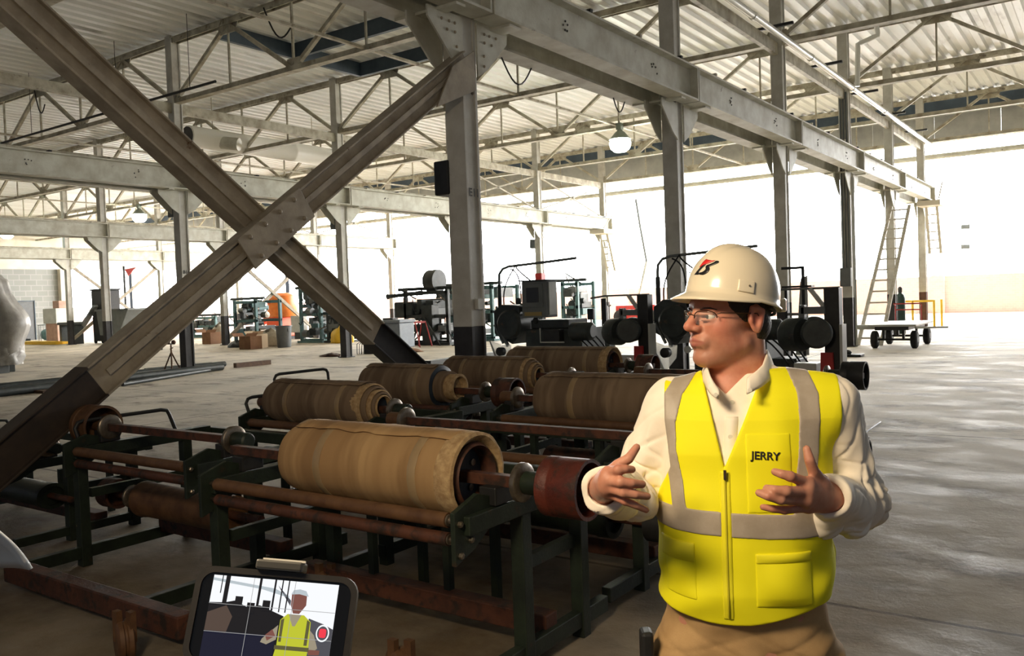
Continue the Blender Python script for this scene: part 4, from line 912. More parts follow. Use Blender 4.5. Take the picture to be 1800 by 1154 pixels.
T.part('pedestal', MB().box2((o.x-.1, o.y-.15, 0), (o.x+.45, o.y+.3, 1.6)), mach, None, .02); T.part('motor_block', MB().box2((o.x-1.7, o.y, 1.1), (o.x-.7, o.y+.9, 1.75)), mach, None, .06)
for s in (-1, 1): T.part('strut', MB().bar((o.x+s*.75+.2, o.y-.3, 0), (o.x+.1*s, o.y-.2, 1.1), .06, .06), mach)
frame_machine(792, 868, 600, 2.35, 'teal and silver machine frame just behind the nearest column', teal, 14, depthy=2)
frame_machine(988, 1018, 590, 2.4, 'pale teal machine in the glare behind the screen cabinet', teal, 15)
frame_machine(338, 380, 594, 1.35, 'low pale machine frames far behind the third row column', teal, 16)
frame_machine(575, 604, 603, 1.3, 'low jumble of machine parts beside the blue sheet', mach, 17)
# orange mixer
T = Th('orange_mixer', 'bright orange rounded mixer tank among the scrap machines', 'mixer', onz(478, 597, 0)); o = T.o
org = mat('orange_enamel', rgb(240, 140, 60), rgb(226, 118, 50), rough=.4)
T.part('tank', MB().lathe([(.0, 0), (.72, .0), (.8, .1), (.8, .9), (.72, 1.15), (.4, 1.3), (0, 1.33)], (o.x+.35, o.y+.5, 1.2), (0, 0, 1), 26), org, 40)
T.part('base', MB().prism([(o.x-.6, o.y, .15), (o.x+.9, o.y, .15), (o.x+.75, o.y, 1.2), (o.x-.3, o.y, 1.2)], (0, .9, 0)), mat('red_orange', rgb(226, 90, 50), rough=.5), None, .03)
T.part('chute', MB().bar((o.x-.9, o.y+.1, .9), (o.x+.1, o.y+.2, 1.35), .35, .25), MATS['red_orange']); T.part('skid', MB().box2((o.x-.8, o.y-.1, 0), (o.x+1.1, o.y+1, .15)), black_steel)
me = textmesh('LG', .42, .002); me.materials.append(MATS['red_orange']); lo = link('tank_letters', me, T.t); lo.rotation_euler = (RAD(90), 0, 0); lo.location = (.15, -.32, 2.05)
# grey barrel, white box, cartons
T = Th('trash_barrel', 'grey plastic trash barrel among the scrap machines', 'barrel', onz(500, 611, 0)); o = T.o
bar_m = mat('barrel_grey', rgb(116, 120, 122), rgb(104, 108, 110), rough=.5)
T.part('barrel', MB().lathe([(0, .0), (.27, 0), (.29, .03), (.335, .88), (.36, .88), (.365, .93), (.33, .93), (.31, .86), (.27, .06), (0, .06)], (o.x, o.y, 0), (0, 0, 1), 26), bar_m, 40)
for s in (-1, 1): T.part('handle', MB().box2((o.x+s*.34-.03, o.y-.06, .68), (o.x+s*.34+.03, o.y+.06, .82)), bar_m, None, .01)
T = Th('enclosure_box', 'off white electrical enclosure leaning on the tall teal frame', 'box', onz(530, 596, 0)); o = T.o
T.part('case', MB().box2((o.x-.45, o.y-.3, .35), (o.x+.4, o.y+.1, 1.25)), light_grey, None, .015); T.part('door', MB().box2((o.x-.18, o.y-.32, .4), (o.x+.36, o.y-.3, 1.2)), light_grey, None, .01); T.part('stand', MB().box2((o.x-.3, o.y-.2, 0), (o.x+.3, o.y+.05, .35)), mach)
cb = mat('cardboard', rgb(150, 112, 84), rgb(132, 96, 72), rough=.8)
for i, (px, py, w, h, lab) in enumerate(((441, 614, .75, .55, 'brown cardboard carton on the floor left of the grey barrel'), (372, 605, .7, .6, 'open brown carton beside the third row column'), (457, 612, .35, .6, 'small pale carton leaning on the brown carton'))):
    T = Th('carton', lab, 'box', onz(px, py, 0), 'cartons by the scrap machines'); o = T.o; mm = cb if i < 2 else mat('pale_carton', rgb(190, 168, 138), rough=.8)
    T.part('body', MB().box2((o.x-w/2, o.y-.3, 0), (o.x+w/2, o.y+.3, h)), mm, None, .01)
    for s in (-1, 1): T.part('flap', MB().bar((o.x+s*w/2, o.y-.28, h), (o.x+s*(w/2+.14), o.y-.28, h+.14), .56, .01, (0, 0, 1)), mm)
def heap(px, py, label, cat, sx, sy, sz, m_, seed):
    random.seed(seed); o = onz(px, py, 0); nu, nv = 22, 8; vs = []
    ph = [random.uniform(0, 6) for _ in range(6)]
    for j in range(nv+1):
        v = j/nv
        for i in range(nu):
            th = 2*math.pi*i/nu; rr = math.sqrt(max(0, 1-v*v))*(1+.16*math.sin(3*th+ph[0]+4*v)+.1*math.sin(7*th+ph[1])); vs.append((rr*sx*math.cos(th), rr*sy*math.sin(th), sz*v*(1+.12*math.sin(2*th+ph[2]))))
    m = MB(); m.add(vs, [(j*nu+i, j*nu+(i+1) % nu, (j+1)*nu+(i+1) % nu, (j+1)*nu+i) for j in range(nv) for i in range(nu)]+[tuple(range(nu))[::-1]])
    ob = m.build('heap', m_, None, 0); ob.name = cat.replace(' ', '_'); ob.location = o; return tag(ob, label, cat)
heap(478, 609, 'beige crumpled sacks heaped against the grey barrel', 'sack pile', .75, .5, .75, mat('beige_sack', rgb(196, 186, 168), rgb(170, 160, 142), rough=.8, scale=6, bump=.3), 3)
heap(388, 603, 'pale rags heaped beside the third row column', 'rag pile', .6, .5, 1.0, MATS['beige_sack'], 4)
heap(590, 597, 'blue plastic sheet crumpled over machine parts', 'plastic sheet', .75, .6, 1.6, mat('blue_sheet', rgb(96, 150, 206), rgb(70, 120, 180), rough=.35, scale=5, bump=.5, bscale=8), 5)
heap(600, 603, 'yellow plastic sheet at the foot of the blue sheet', 'plastic sheet', .6, .4, .8, yel_p, 6)
heap(583, 627, 'small brown debris pile by the second row column', 'debris', .4, .25, .12, rust, 7)
heap(722, 619, 'brown rag on the floor beside the grey tool chest', 'rag', .45, .3, .12, cb, 8)
heap(418, 611, 'dark grease heap in front of the teal frame', 'scrap pile', .5, .3, .3, mach, 9)
# grey tool chest
T = Th('tool_chest', 'light grey rolling tool chest beside the brace foot', 'chest', onz(675, 617, 0)); o = T.o
tg = mat('chest_grey', rgb(150, 158, 168), rgb(138, 146, 156), rough=.4)
T.part('body', MB().box2((o.x-.95, o.y, .1), (o.x+.80, o.y+.8, 1.0)), tg, None, .03); T.part('lid', MB().box2((o.x-1.0, o.y-.04, 1.0), (o.x+.85, o.y+.84, 1.12)), tg, None, .03)
for i in range(3): T.part('door_panel', MB().box2((o.x-.90+i*.57, o.y-.02, .38), (o.x-.38+i*.57, o.y, .95)), tg, None, .01)
T.part('drawer', MB().box2((o.x-.3, o.y-.02, .14), (o.x+.75, o.y, .34)), tg, None, .01); T.part('latch', MB().box2((o.x+.2, o.y-.05, .5), (o.x+.28, o.y-.02, .62)), light_grey)
for xx in (-.8, .65): T.part('caster', MB().lathe([(.02, 0), (.06, 0), (.06, .05), (.02, .05)], (o.x+xx, o.y+.05, .06), (0, 1, 0), 10), rubber, 40)
T.part('tools', MB().box2((o.x-.2, o.y+.2, 1.12), (o.x+.3, o.y+.5, 1.18)), black_steel, None, .01)
T = Th('sawhorse', 'rusty red folding trestle beside the grey tool chest', 'trestle', onz(737, 610, 0)); o = T.o
for s in (-1, 1):
    for q in (-1, 1): T.part('leg', MB().tube((o.x+s*.1, o.y+q*.3, .95), (o.x+s*.35, o.y+q*.35, 0), .025, n=6), red_p, 40)
T.part('bar', MB().bar((o.x, o.y-.4, .95), (o.x, o.y+.4, .95), .08, .08), red_p)
T = Th('spool_box', 'black speaker shaped box behind the lower brace arm', 'box', onz(648, 623, 0)); o = T.o
T.part('case', MB().box2((o.x-.24, o.y, 0), (o.x+.2, o.y+.4, .62)), black_steel, None, .015)
for i in range(3): T.part('cable', MB().path([(o.x-.3-.1*i, o.y-.05, .0), (o.x-.25-.12*i, o.y-.05, .35), (o.x-.12, o.y-.05, .42+.05*i), (o.x, o.y-.03, .3)], .012, 6), rubber, 60)
# red windsock scrap on the third row
p = onx(218, 480, -60.0)
T = Th('flag_pole', 'thin dark pole with a red flag scrap on the bright left background', 'pole', (p.x, p.y, 0))
T.part('pole', MB().tube((p.x, p.y, 0), (p.x, p.y, p.z+.5), .09, n=8), black_steel, 40)
T.part('flag', MB().prism([(p.x+.1, p.y, p.z+.25), (p.x+1.4, p.y+.1, p.z+.35), (p.x+.5, p.y, p.z-.25)], (0, .05, 0)), red_p)
# low beam lying behind the racks
a, b = onz(752, 640, .1), onz(895, 620, .1)
tag(MB().bar(a, b, .2, .16).build('floor_beam', dark_green), 'dark green beam lying on the floor behind the nearest column', 'beam')
# small loose black cable on the floor at right
a, b = onz(1512, 768, .01), onz(1548, 742, .01)
tag(MB().path([a, a.lerp(b, .4)+Vector((.02, 0, .02)), b], .008, 6).build('wire_scrap', black_steel), 'short black wire sticking up beside the lower dark drum', 'wire')
p = onz(1490, 627, 0); T = Th('floor_pallet', 'small dark scrap plate on the floor right of the post stand', 'plate', p)
T.part('plate', MB().box2((p.x-.35, p.y-.2, 0), (p.x+.35, p.y+.2, .06)), black_steel, None, .01); T.part('lump', MB().sphere((p.x-.1, p.y, .1), (.2, .12, .08)), mach, 0)
# ------------------------------------------------------------------ implicit surfaces for the person
def surfnet(f, lo, hi, h, margin=1.6):
    """naive surface nets over a sparse set of blocks; f maps (N,3) -> (N,)"""
    B = 8; lo = np.array(lo, float); n = (np.ceil((np.array(hi)-lo)/(h*B)).astype(int))*B
    nb = n//B
    g = np.stack(np.meshgrid(*[np.arange(k) for k in nb], indexing='ij'), -1).reshape(-1, 3)
    ctr = lo+(g*B+B/2)*h; d = np.concatenate([f(c) for c in np.array_split(ctr, max(1, len(ctr)//200000+1))])
    V = np.full(n, 1.0, np.float32)
    act = np.abs(d) < B*h*.87*margin
    neg = g[(~act) & (d < 0)]
    for b in neg: V[b[0]*B:b[0]*B+B, b[1]*B:b[1]*B+B, b[2]*B:b[2]*B+B] = -1.0
    off = np.stack(np.meshgrid(*[np.arange(B)]*3, indexing='ij'), -1).reshape(-1, 3)
    ga = g[act]
    for ch in np.array_split(ga, max(1, len(ga)//600+1)):
        if not len(ch): continue
        idx = (ch[:, None, :]*B+off[None]).reshape(-1, 3); V[idx[:, 0], idx[:, 1], idx[:, 2]] = f(lo+idx*h)
    S = V < 0
    c = S[:-1, :-1, :-1].astype(np.int8)
    for dx, dy, dz in ((0, 0, 1), (0, 1, 0), (0, 1, 1), (1, 0, 0), (1, 0, 1), (1, 1, 0), (1, 1, 1)):
        c = c+S[dx:n[0]-1+dx, dy:n[1]-1+dy, dz:n[2]-1+dz]
    cells = np.argwhere((c > 0) & (c < 8)); cid = np.full(c.shape, -1, np.int32); cid[tuple(cells.T)] = np.arange(len(cells))
    acc = np.zeros((len(cells), 3)); cnt = np.zeros(len(cells))
    cor = [(i, j, k) for i in (0, 1) for j in (0, 1) for k in (0, 1)]
    for a in cor:
        for ax in range(3):
            if a[ax]: continue
            b = list(a); b[ax] = 1
            va = V[cells[:, 0]+a[0], cells[:, 1]+a[1], cells[:, 2]+a[2]]; vb = V[cells[:, 0]+b[0], cells[:, 1]+b[1], cells[:, 2]+b[2]]
            m = (va < 0) != (vb < 0); t = np.where(m, va/np.where(m, va-vb, 1), 0)
            for q in range(3): acc[:, q] += m*(a[q]+(t if q == ax else 0))
            cnt += m
    P = lo+(cells+acc/cnt[:, None])*h
    quads = []
    for ax in range(3):
        sl0 = [slice(1, -1)]*3; sl1 = [slice(1, -1)]*3; sl0[ax] = slice(0, n[ax]-1); sl1[ax] = slice(1, n[ax])
        A = S[tuple(sl0)]; Bq = S[tuple(sl1)]; e = np.argwhere(A != Bq)
        if not len(e): continue
        flip = A[tuple(e.T)]
        o = np.ones(3, int); o[ax] = 0; e = e+o
        u, v = [(1, 2), (2, 0), (0, 1)][ax]; du = np.zeros(3, int); du[u] = 1; dv = np.zeros(3, int); dv[v] = 1
        q = np.stack([cid[tuple((e-du-dv).T)], cid[tuple((e-dv).T)], cid[tuple(e.T)], cid[tuple((e-du).T)]], 1)
        q[~flip] = q[~flip][:, ::-1]; quads.append(q)
    return P, np.concatenate(quads)
def npmesh(name, P, Q, mats, parent, mi=None, smooth=True, relax=0):
    me = bpy.data.meshes.new(name); me.vertices.add(len(P)); me.vertices.foreach_set('co', P.astype(np.float32).ravel())
    me.loops.add(Q.size); me.loops.foreach_set('vertex_index', Q.astype(np.int32).ravel())
    me.polygons.add(len(Q)); me.polygons.foreach_set('loop_start', np.arange(0, Q.size, 4, dtype=np.int32))
    for m in (mats if isinstance(mats, (list, tuple)) else [mats]): me.materials.append(m)
    if mi is not None: me.polygons.foreach_set('material_index', mi.astype(np.int32))
    me.update(calc_edges=True); me.validate()
    me.polygons.foreach_set('use_smooth', [smooth]*len(me.polygons))
    o = bpy.data.objects.new(name, me); COL.objects.link(o); o.parent = parent; o.matrix_parent_inverse = Matrix.Identity(4)
    if relax:
        s = o.modifiers.new('relax', 'SMOOTH'); s.factor = .5; s.iterations = relax
    return o
def ell(P, c, r):
    q = (P-np.asarray(c))/np.asarray(r); k0 = np.linalg.norm(q, axis=-1); k1 = np.linalg.norm(q/np.asarray(r), axis=-1)
    return k0*(k0-1)/np.maximum(k1, 1e-9)
def rc(P, a, b, r1, r2):
    a = np.asarray(a, float); b = np.asarray(b, float); ba = b-a; t = np.clip(((P-a)@ba)/max(ba@ba, 1e-12), 0, 1)
    return np.linalg.norm(P-a-t[:, None]*ba, axis=-1)-(r1+(r2-r1)*t)
def smin(a, b, k): h = np.maximum(k-np.abs(a-b), 0)/k; return np.minimum(a, b)-h*h*k*.25
def smax(a, b, k): return -smin(-a, -b, k)
def chain(P, pts, rs, k=None):
    d = None
    for i in range(len(pts)-1):
        e = rc(P, pts[i], pts[i+1], rs[i], rs[i+1]); d = e if d is None else (np.minimum(d, e) if not k else smin(d, e, k))
    return d
def fbm(P, s, seed=0):
    rng = np.random.RandomState(seed); out = np.zeros(len(P))
    for i in range(5):
        k = rng.normal(size=3); k /= np.linalg.norm(k); ph = rng.uniform(0, 6.28); k2 = rng.normal(size=3)*s*.6
        out += np.sin(P@(k*s*(1+.5*i))+ph+1.3*np.sin(P@k2+ph*2))/(1+.4*i)
    return out/2.5
# local frame of the man: x to the right of the photo, y away, z up
MO = dep(1302, 760, 2.10); MO = Vector((MO.x, MO.y, 0))
CP, SP_ = math.cos(PSI), math.sin(PSI)
def loc(px, py, d):
    p = dep(px, py, d)-MO; return np.array([p.x*CP+p.y*SP_, -p.x*SP_+p.y*CP, p.z])
man = thing('person', 'man in a white hard hat, glasses and yellow safety vest, gesturing with both hands', 'person', MO, rz=PSI)
TAU = RAD(12); XT = np.array([math.cos(TAU), -math.sin(TAU), 0]); YT = np.array([math.sin(TAU), math.cos(TAU), 0])
TZ = np.array([.70, .80, .90, 1.00, 1.11, 1.22, 1.32, 1.40, 1.455, 1.50])
TW = np.array([.212, .216, .206, .200, .196, .200, .205, .196, .150, .07])
TF = np.array([.130, .140, .155, .168, .168, .158, .145, .120, .085, .05])
TB = np.array([.125, .130, .120, .115, .112, .120, .125, .115, .085, .05])
def uv(P): return P@XT, P@YT, P[:, 2]
def torso(P, off=0.0):
    u, v, z = uv(P); w = np.interp(z, TZ, TW)+off; dd = np.where(v < 0, np.interp(z, TZ, TF), np.interp(z, TZ, TB))+off
    q = ((np.abs(u)/w)**2.3+(np.abs(v)/dd)**2.3)**(1/2.3)
    return (q-1)*np.minimum(w, dd)*.8
SL, SR = loc(1184, 716, 2.14), loc(1456, 712, 2.05)
EL, ER = loc(1112, 866, 2.17), loc(1508, 884, 2.10)
WL, WR = loc(1067, 862, 1.94), loc(1458, 874, 1.90)
NB_ = loc(1295, 650, 2.10); NBL = loc(1246, 700, 2.13); NBR = loc(1346, 682, 2.07)
# ---- head frame
TH = RAD(66); FH = np.array([-math.sin(TH), -math.cos(TH), 0]); LH = np.array([math.cos(TH), -math.sin(TH), 0]); HS = 1.07e-3
H0 = loc(1322, 563, 2.02)-LH*.079
def hc(P):      # local metres -> head millimetres (x left of him, y forward, z up)
    q = (P-H0)/HS; return np.stack([q@LH, q@FH, q[:, 2]], 1)
def hw(p): p = np.asarray(p, float)*HS; return H0+LH*p[0]+FH*p[1]+np.array([0, 0, p[2]])
def headf(q):
    ax = np.abs(q[:, 0]); Q = np.stack([ax, q[:, 1], q[:, 2]], 1)
    d = ell(Q, (0, -6, 46), (77, 98, 82))
    d = smin(d, ell(Q, (0, 34, -22), (57, 58, 76)), 26)
    d = smin(d, rc(Q, (44, 8, -52), (12, 74, -82), 24, 19), 22)           # jaw
    d = smin(d, ell(Q, (36, 50, -16), (27, 34, 32)), 20)                  # cheek
    d = smin(d, ell(Q, (33, 38, -52), (25, 32, 27)), 20)                  # jowl
    d = smin(d, rc(Q, (0, 82, 34), (34, 72, 34), 15, 13), 14)             # brow
    d = smin(d, ell(Q, (0, 80, -82), (22, 21, 19)), 12)                   # chin
    d = smin(d, ell(Q, (0, 40, -84), (34, 40, 22)), 20)                   # under chin
    d = smax(d, -ell(Q, (33, 100, 12), (19, 20, 13)), 10)                 # eye socket
    d = smin(d, ell(Q, (0, 90, -45), (29, 15, 22)), 12)                   # mouth mound
    n = rc(Q, (0, 92, 24), (0, 114, -7), 8.5, 11); n = smin(n, ell(Q, (0, 117.5, -11.5), (10.5, 11.5, 9.8)), 7); n = smin(n, ell(Q, (12.5, 103, -15.5), (7.8, 12.5, 8.2)), 6)
    d = smin(d, n, 8)
    d = smax(d, -ell(Q, (7, 108, -23.5), (4, 6, 3.5)), 3)
    up = rc(Q, (0, 104.5, -40), (24, 96, -46), 5.0, 2.6); lw = rc(Q, (0, 103, -53), (23, 95.5, -48), 5.6, 2.6)
    d = smin(d, up, 4); d = smin(d, lw, 4); d = smax(d, -rc(Q, (0, 112, -46.2), (26, 99.5, -47.2), 3.0, 1.9), 2.0)
    d = smax(d, -rc(Q, (0, 106, -65), (14, 98, -65), 5, 4), 8)
    d = smin(d, rc(Q, (20, 100, 18), (44, 83, 17), 5, 4), 5)              # upper lid
    d = smin(d, rc(Q, (22, 97, 5), (42, 83, 4), 4, 4), 5)                 # lower lid
    # ear
    e = ell(Q, (79, -8, 3), (9, 19, 32)); e = smax(e, -ell(Q, (87, -4, 3), (8, 10, 19)), 5); e = smin(e, rc(Q, (84, -22, 22), (80, 6, 28), 4, 4), 5); e = smin(e, rc(Q, (84, -24, 18), (80, -10, -24), 4.2, 5), 5)
    e = smin(e, ell(Q, (78, 8, 0), (6, 5, 8)), 4)
    d = smin(d, e, 6)
    return d
NK0, NK1 = hw((0, -10, -50)), NB_+np.array([0, .015, -.03])
# ---- hands: wrist, then each finger MCP, PIP, DIP, tip
def hand(side):
    if side == 'L':
        W = loc(1062, 858, 1.93)
        F = dict(t=[loc(1068, 838, 1.88), loc(1086, 818, 1.85), loc(1105, 807, 1.84), loc(1119, 787, 1.85)],
                 i=[loc(1070, 831, 1.825), loc(1087, 826, 1.79), loc(1099, 825, 1.79), loc(1111, 826, 1.80)],
                 m=[loc(1065, 845, 1.82), loc(1091, 848, 1.785), loc(1110, 850, 1.785), loc(1129, 852, 1.80)],
                 r=[loc(1066, 857, 1.825), loc(1096, 866, 1.79), loc(1117, 870, 1.79), loc(1138, 873, 1.805)],
                 p=[loc(1070, 868, 1.835), loc(1099, 881, 1.81), loc(1118, 889, 1.81), loc(1136, 897, 1.82)])
    else:
        W = loc(1455, 876, 1.91)
        F = dict(t=[loc(1443, 850, 1.87), loc(1430, 829, 1.84), loc(1423, 809, 1.83), loc(1418, 790, 1.835)],
                 i=[loc(1420, 850, 1.83), loc(1389, 838, 1.80), loc(1374, 834, 1.80), loc(1362, 830, 1.81)],
                 m=[loc(1417, 866, 1.82), loc(1382, 864, 1.785), loc(1362, 862, 1.785), loc(1348, 859, 1.80)],
                 r=[loc(1417, 880, 1.825), loc(1372, 879, 1.79), loc(1350, 873, 1.785), loc(1334, 867, 1.80)],
                 p=[loc(1420, 893, 1.84), loc(1379, 897, 1.815), loc(1358, 895, 1.81), loc(1341, 892, 1.815)])
    return W, F
HANDS = {s: hand(s) for s in 'LR'}
def handf(P, s):
    W, F = HANDS[s]; d = None
    for k in 'imrp':
        e = rc(P, W, F[k][0], .027, .0145 if k != 'p' else .013); d = e if d is None else smin(d, e, .018)
    d = smin(d, rc(P, F['i'][0]*.5+F['m'][0]*.5, F['r'][0], .013, .013), .012)
    d = smin(d, rc(P, W, F['t'][0], .022, .018), .015)
    d = smin(d, chain(P, F['t'], (.0175, .0125, .0112, .0085)), .010)
    for k, s_ in (('i', 1.0), ('m', 1.03), ('r', .98), ('p', .86)):
        f = chain(P, F[k], (.0120*s_, .0108*s_, .0097*s_, .0082*s_)); f = smin(f, np.linalg.norm(P-F[k][1], axis=-1)-.0112*s_, .004); d = smin(d, f, .0065)
    return d
def bodyf(P):
    d = np.full(len(P), 1.0)
    def upd(lo, hi, fn, k=None):
        m = np.all((P > np.array(lo)) & (P < np.array(hi)), 1)
        if m.any():
            e = fn(P[m]); d[m] = np.minimum(d[m], e) if k is None else smin(d[m], e, k)
    upd((-.5, -.4, .6), (.5, .4, 1.6), lambda p: torso(p, -.016))
    upd((-.5, -.5, 1.2), (.5, .5, 1.65), lambda p: np.minimum(rc(p, NBL, SL, .036, .05), rc(p, NBR, SR, .036, .05)), .03)
    upd((-.5, -.5, 1.0), (.5, .5, 1.6), lambda p: np.minimum(rc(p, SL, EL, .048, .040), rc(p, SR, ER, .048, .040)), .02)
    upd((-.6, -.6, 1.0), (.6, .5, 1.5), lambda p: np.minimum(rc(p, EL, WL, .038, .030), rc(p, ER, WR, .038, .030)), .015)
    upd((-.3, -.3, 1.35), (.3, .3, 1.75), lambda p: rc(p, NK0, NK1, .060, .066), .03)
    upd(H0-.2, H0+np.array([.2, .2, .25]), lambda p: headf(hc(p))*HS, .012)
    for s in 'LR':
        W = HANDS[s][0]; upd(W-.22, W+.22, lambda p: handf(p, s), .012)
    return d
skin = mat('skin', rgb(200, 144, 120), rgb(188, 128, 104), rough=.5, scale=40, detail=4, sss=.12, c3=rgb(186, 112, 92), scale3=14, lo3=.5, hi3=.75, bump=.04, bscale=900)
BP, BQ = surfnet(bodyf, (-.47, -.48, .78), (.42, .30, 1.80), .0030)
hq = hc(BP); hq[:, 0] = np.abs(hq[:, 0])
lipd = np.minimum(rc(hq, (0, 107, -40), (25, 97.5, -46), 4.6, 2.0), rc(hq, (0, 106, -53), (24, 97, -48), 5.0, 2.0))
flush = np.maximum.reduce([np.exp(-(np.linalg.norm(hq-np.array(c), axis=1)/r)**2) for c, r in (((0, 118, -12), 22), ((46, 68, -14), 26), ((82, -10, 4), 26), ((0, 20, -150), 45))])
stub = np.exp(-(np.maximum(0, ell(hq, (0, 62, -66), (50, 48, 34)))/9.)**2)*(hq[:, 2] < -10)
body = npmesh('body', BP, BQ, skin, man, None, True, 2)
for nm_, vv_ in (('lip', np.clip(.5-lipd/2.4, 0, 1)), ('flush', flush), ('stubble', stub)):
    a_ = body.data.attributes.new(nm_, 'FLOAT', 'POINT'); a_.data.foreach_set('value', vv_.astype(np.float32))
sn = skin.node_tree; sb = sn.nodes['Principled BSDF']; src = sb.inputs['Base Color'].links[0].from_socket
for nm_, col_, k_ in (('flush', rgb(196, 106, 86), .55), ('stubble', rgb(140, 100, 80), .35), ('lip', rgb(158, 88, 78), .85)):
    at = sn.nodes.new('ShaderNodeAttribute'); at.attribute_name = nm_; mu = sn.nodes.new('ShaderNodeMath'); mu.operation = 'MULTIPLY'; mu.inputs[1].default_value = k_; sn.links.new(at.outputs['Fac'], mu.inputs[0])
    mx = sn.nodes.new('ShaderNodeMix'); mx.data_type = 'RGBA'; sn.links.new(mu.outputs[0], mx.inputs['Factor']); sn.links.new(src, mx.inputs['A']); mx.inputs['B'].default_value = (*col_, 1); src = mx.outputs['Result']
sn.links.new(src, sb.inputs['Base Color'])
def sdfpart(name, f, lo, hi, h, m, parent=man, relax=2):
    P, Q = surfnet(f, lo, hi, h, 2.2); return npmesh(name, P, Q, m, parent, None, True, relax)
# ---- shirt with sleeves
def sleeve(P, S, E, W, sag, ext=.014, rcuff=.049):
    d = rc(P, S, E, .070, .058); d = smin(d, rc(P, E, W+(W-E)/np.linalg.norm(W-E)*(ext-.01), .060, rcuff), .03)
    for c, r in sag: d = smin(d, np.linalg.norm(P-c, axis=-1)-r, .035)
    # cuff opening
    ax = (W-E)/np.linalg.norm(W-E); t = (P-W)@ax
    d = smax(d, t-ext-.006*np.sin(P@np.array([60., 40., 50.])), .004); d = smax(d, -rc(P, W-ax*.03, W+ax*.12, .034, .040), .004)
    fold = .0090*np.sin((P-E)@ax*95+2.2*np.sin(P@np.array([31., 23., 17.])))*np.exp(-((np.linalg.norm(P-E, axis=-1))/.13)**2)+.0046*fbm(P, 34, 5)
    ph1 = (P-E)@ax*62+1.5*np.sin(P@np.array([18., 27., 33.]))+(P-E)@np.array([22., -9., 14.])
    crease = .0085*np.exp(-(np.sin(ph1)/.32)**2)*np.exp(-(np.linalg.norm(P-E, axis=-1)/.15)**2)
    ph2 = P@np.array([26., 11., -34.])+1.7*np.sin(P@np.array([14., 30., 9.])); crease = crease+.0040*np.exp(-(np.sin(ph2)/.25)**2)
    return d+fold+crease-.002
sagL = [(loc(1128, 886, 2.06), .040), (loc(1090, 880, 1.99), .034)]
sagR = [(loc(1490, 906, 2.03), .050), (loc(1447, 915, 1.97), .040), (loc(1525, 886, 2.08), .030)]
def shirtf(P):
    d = torso(P, -.004); d = smin(d, np.minimum(rc(P, NBL, SL, .045, .066), rc(P, NBR, SR, .045, .066)), .05)
    d = d+.0022*fbm(P, 30, 2)
    d = smin(d, np.minimum(sleeve(P, SL, EL, WL, sagL, .034, .053), sleeve(P, SR, ER, WR, sagR)), .02)
    # neck opening, lower in front
    u, v, z = uv(P-NB_); r = np.sqrt(u*u+(v*1.0)**2)
    d = smax(d, -np.maximum(r-.072, -(z+.005)), .004)
    vn = np.maximum(np.abs(u+.0)-(z+.095)*.33, -(v+.03)*-1); d = smax(d, -np.maximum(np.maximum(np.abs(u+.030)-np.clip(z+.052, 0, 1)*1.05, v+.02), -(z+.052)), .004)
    return smax(d, .965-P[:, 2], .004)
shirt_m = mat('cream_shirt', rgb(250, 240, 224), rgb(244, 232, 214), rough=.8, scale=14, bump=.08, bscale=400)
sdfpart('shirt', shirtf, (-.50, -.46, .94), (.48, .30, 1.60), .0034, shirt_m)
# ---- vest
Z_ = lambda py: loc(1290, py, 1.95)[2]
def yfront(u, z, off):      # torso front surface (y_t) at (u, z)
    w = np.interp(z, TZ, TW)+off; dd = np.interp(z, TZ, TF)+off
    return -dd*np.clip(1-(np.abs(u)/w)**2.3, 0, 1)**(1/2.3)
def proj_t(u, z, off):      # local xyz of a point on the torso front
    v = yfront(np.asarray(u, float), np.asarray(z, float), off); return np.outer(u, XT)+np.outer(v, YT)+np.outer(z, [0, 0, 1.0])
def surf_at(u, z, f, v0=-.30):
    v = np.full(len(u), v0)
    for _ in range(60):
        P = np.outer(u, XT)+np.outer(v, YT)+np.outer(z, [0, 0, 1.0]); dd = f(P); v = v+np.clip(dd*.8, -.01, .02)
    return np.outer(u, XT)+np.outer(v, YT)+np.outer(z, [0, 0, 1.0])
UZ = -.046                                     # zipper line in torso coordinates
def vestshape(P, off):
    d = torso(P, off); d = smin(d, np.minimum(rc(P, NBL, SL, .047+off*.8, .070+off*.8), rc(P, NBR, SR, .047+off*.8, .070+off*.8)), .05)
    return d+.0034*fbm(P, 20, 9)+.0045*np.sin(P[:, 2]*46+3*np.sin(P[:, 0]*15))*np.exp(-((P[:, 2]-1.0)/.09)**2)*np.clip(np.abs(P[:, 0])*7, 0, 1)
ZCAP = loc(1350, 646, 2.08)[2]
ZV = Z_(826); ZH = Z_(1106)
def vestcut(P, d):
    u, v, z = uv(P); un = P[:, 0]-NB_[0]
    # V neck in front; round neck behind
    half = np.clip((z-ZV)/(1.515-ZV), 0, 1.3)*.074
    cx = UZ+(z-ZV)*.125
    half = np.where(z < ZV, -.05, half)
    d = smax(d, -np.maximum(np.abs(u-cx)-half, v-.03), .003)
    r = np.sqrt((P[:, 0]-NB_[0])**2+(P[:, 1]-NB_[1])**2); d = smax(d, -np.maximum(r-.080, 1.44-z), .003)
    d = smax(d, z-ZCAP, .010)
    # arm holes
    for S, sg in ((SL, -1), (SR, 1)):
        q = P-S; uu = (q@XT)*sg
        edge = .020-.10*np.clip(-(q[:, 2])-.02, 0, .2)+.55*np.clip(-(q[:, 2])-.13, 0, 1)
        d = smax(d, np.where(q[:, 2] > -.24, uu-edge, -1.0), .004)
    hem = ZH+.040*np.clip(np.abs(u-UZ)/.2, 0, 1)**1.8
    return smax(d, hem-z, .004)
vest_m = mat('hi_vis_yellow', rgb(248, 240, 20), rgb(242, 234, 8), rough=.75, scale=3, bump=.10, bscale=700)
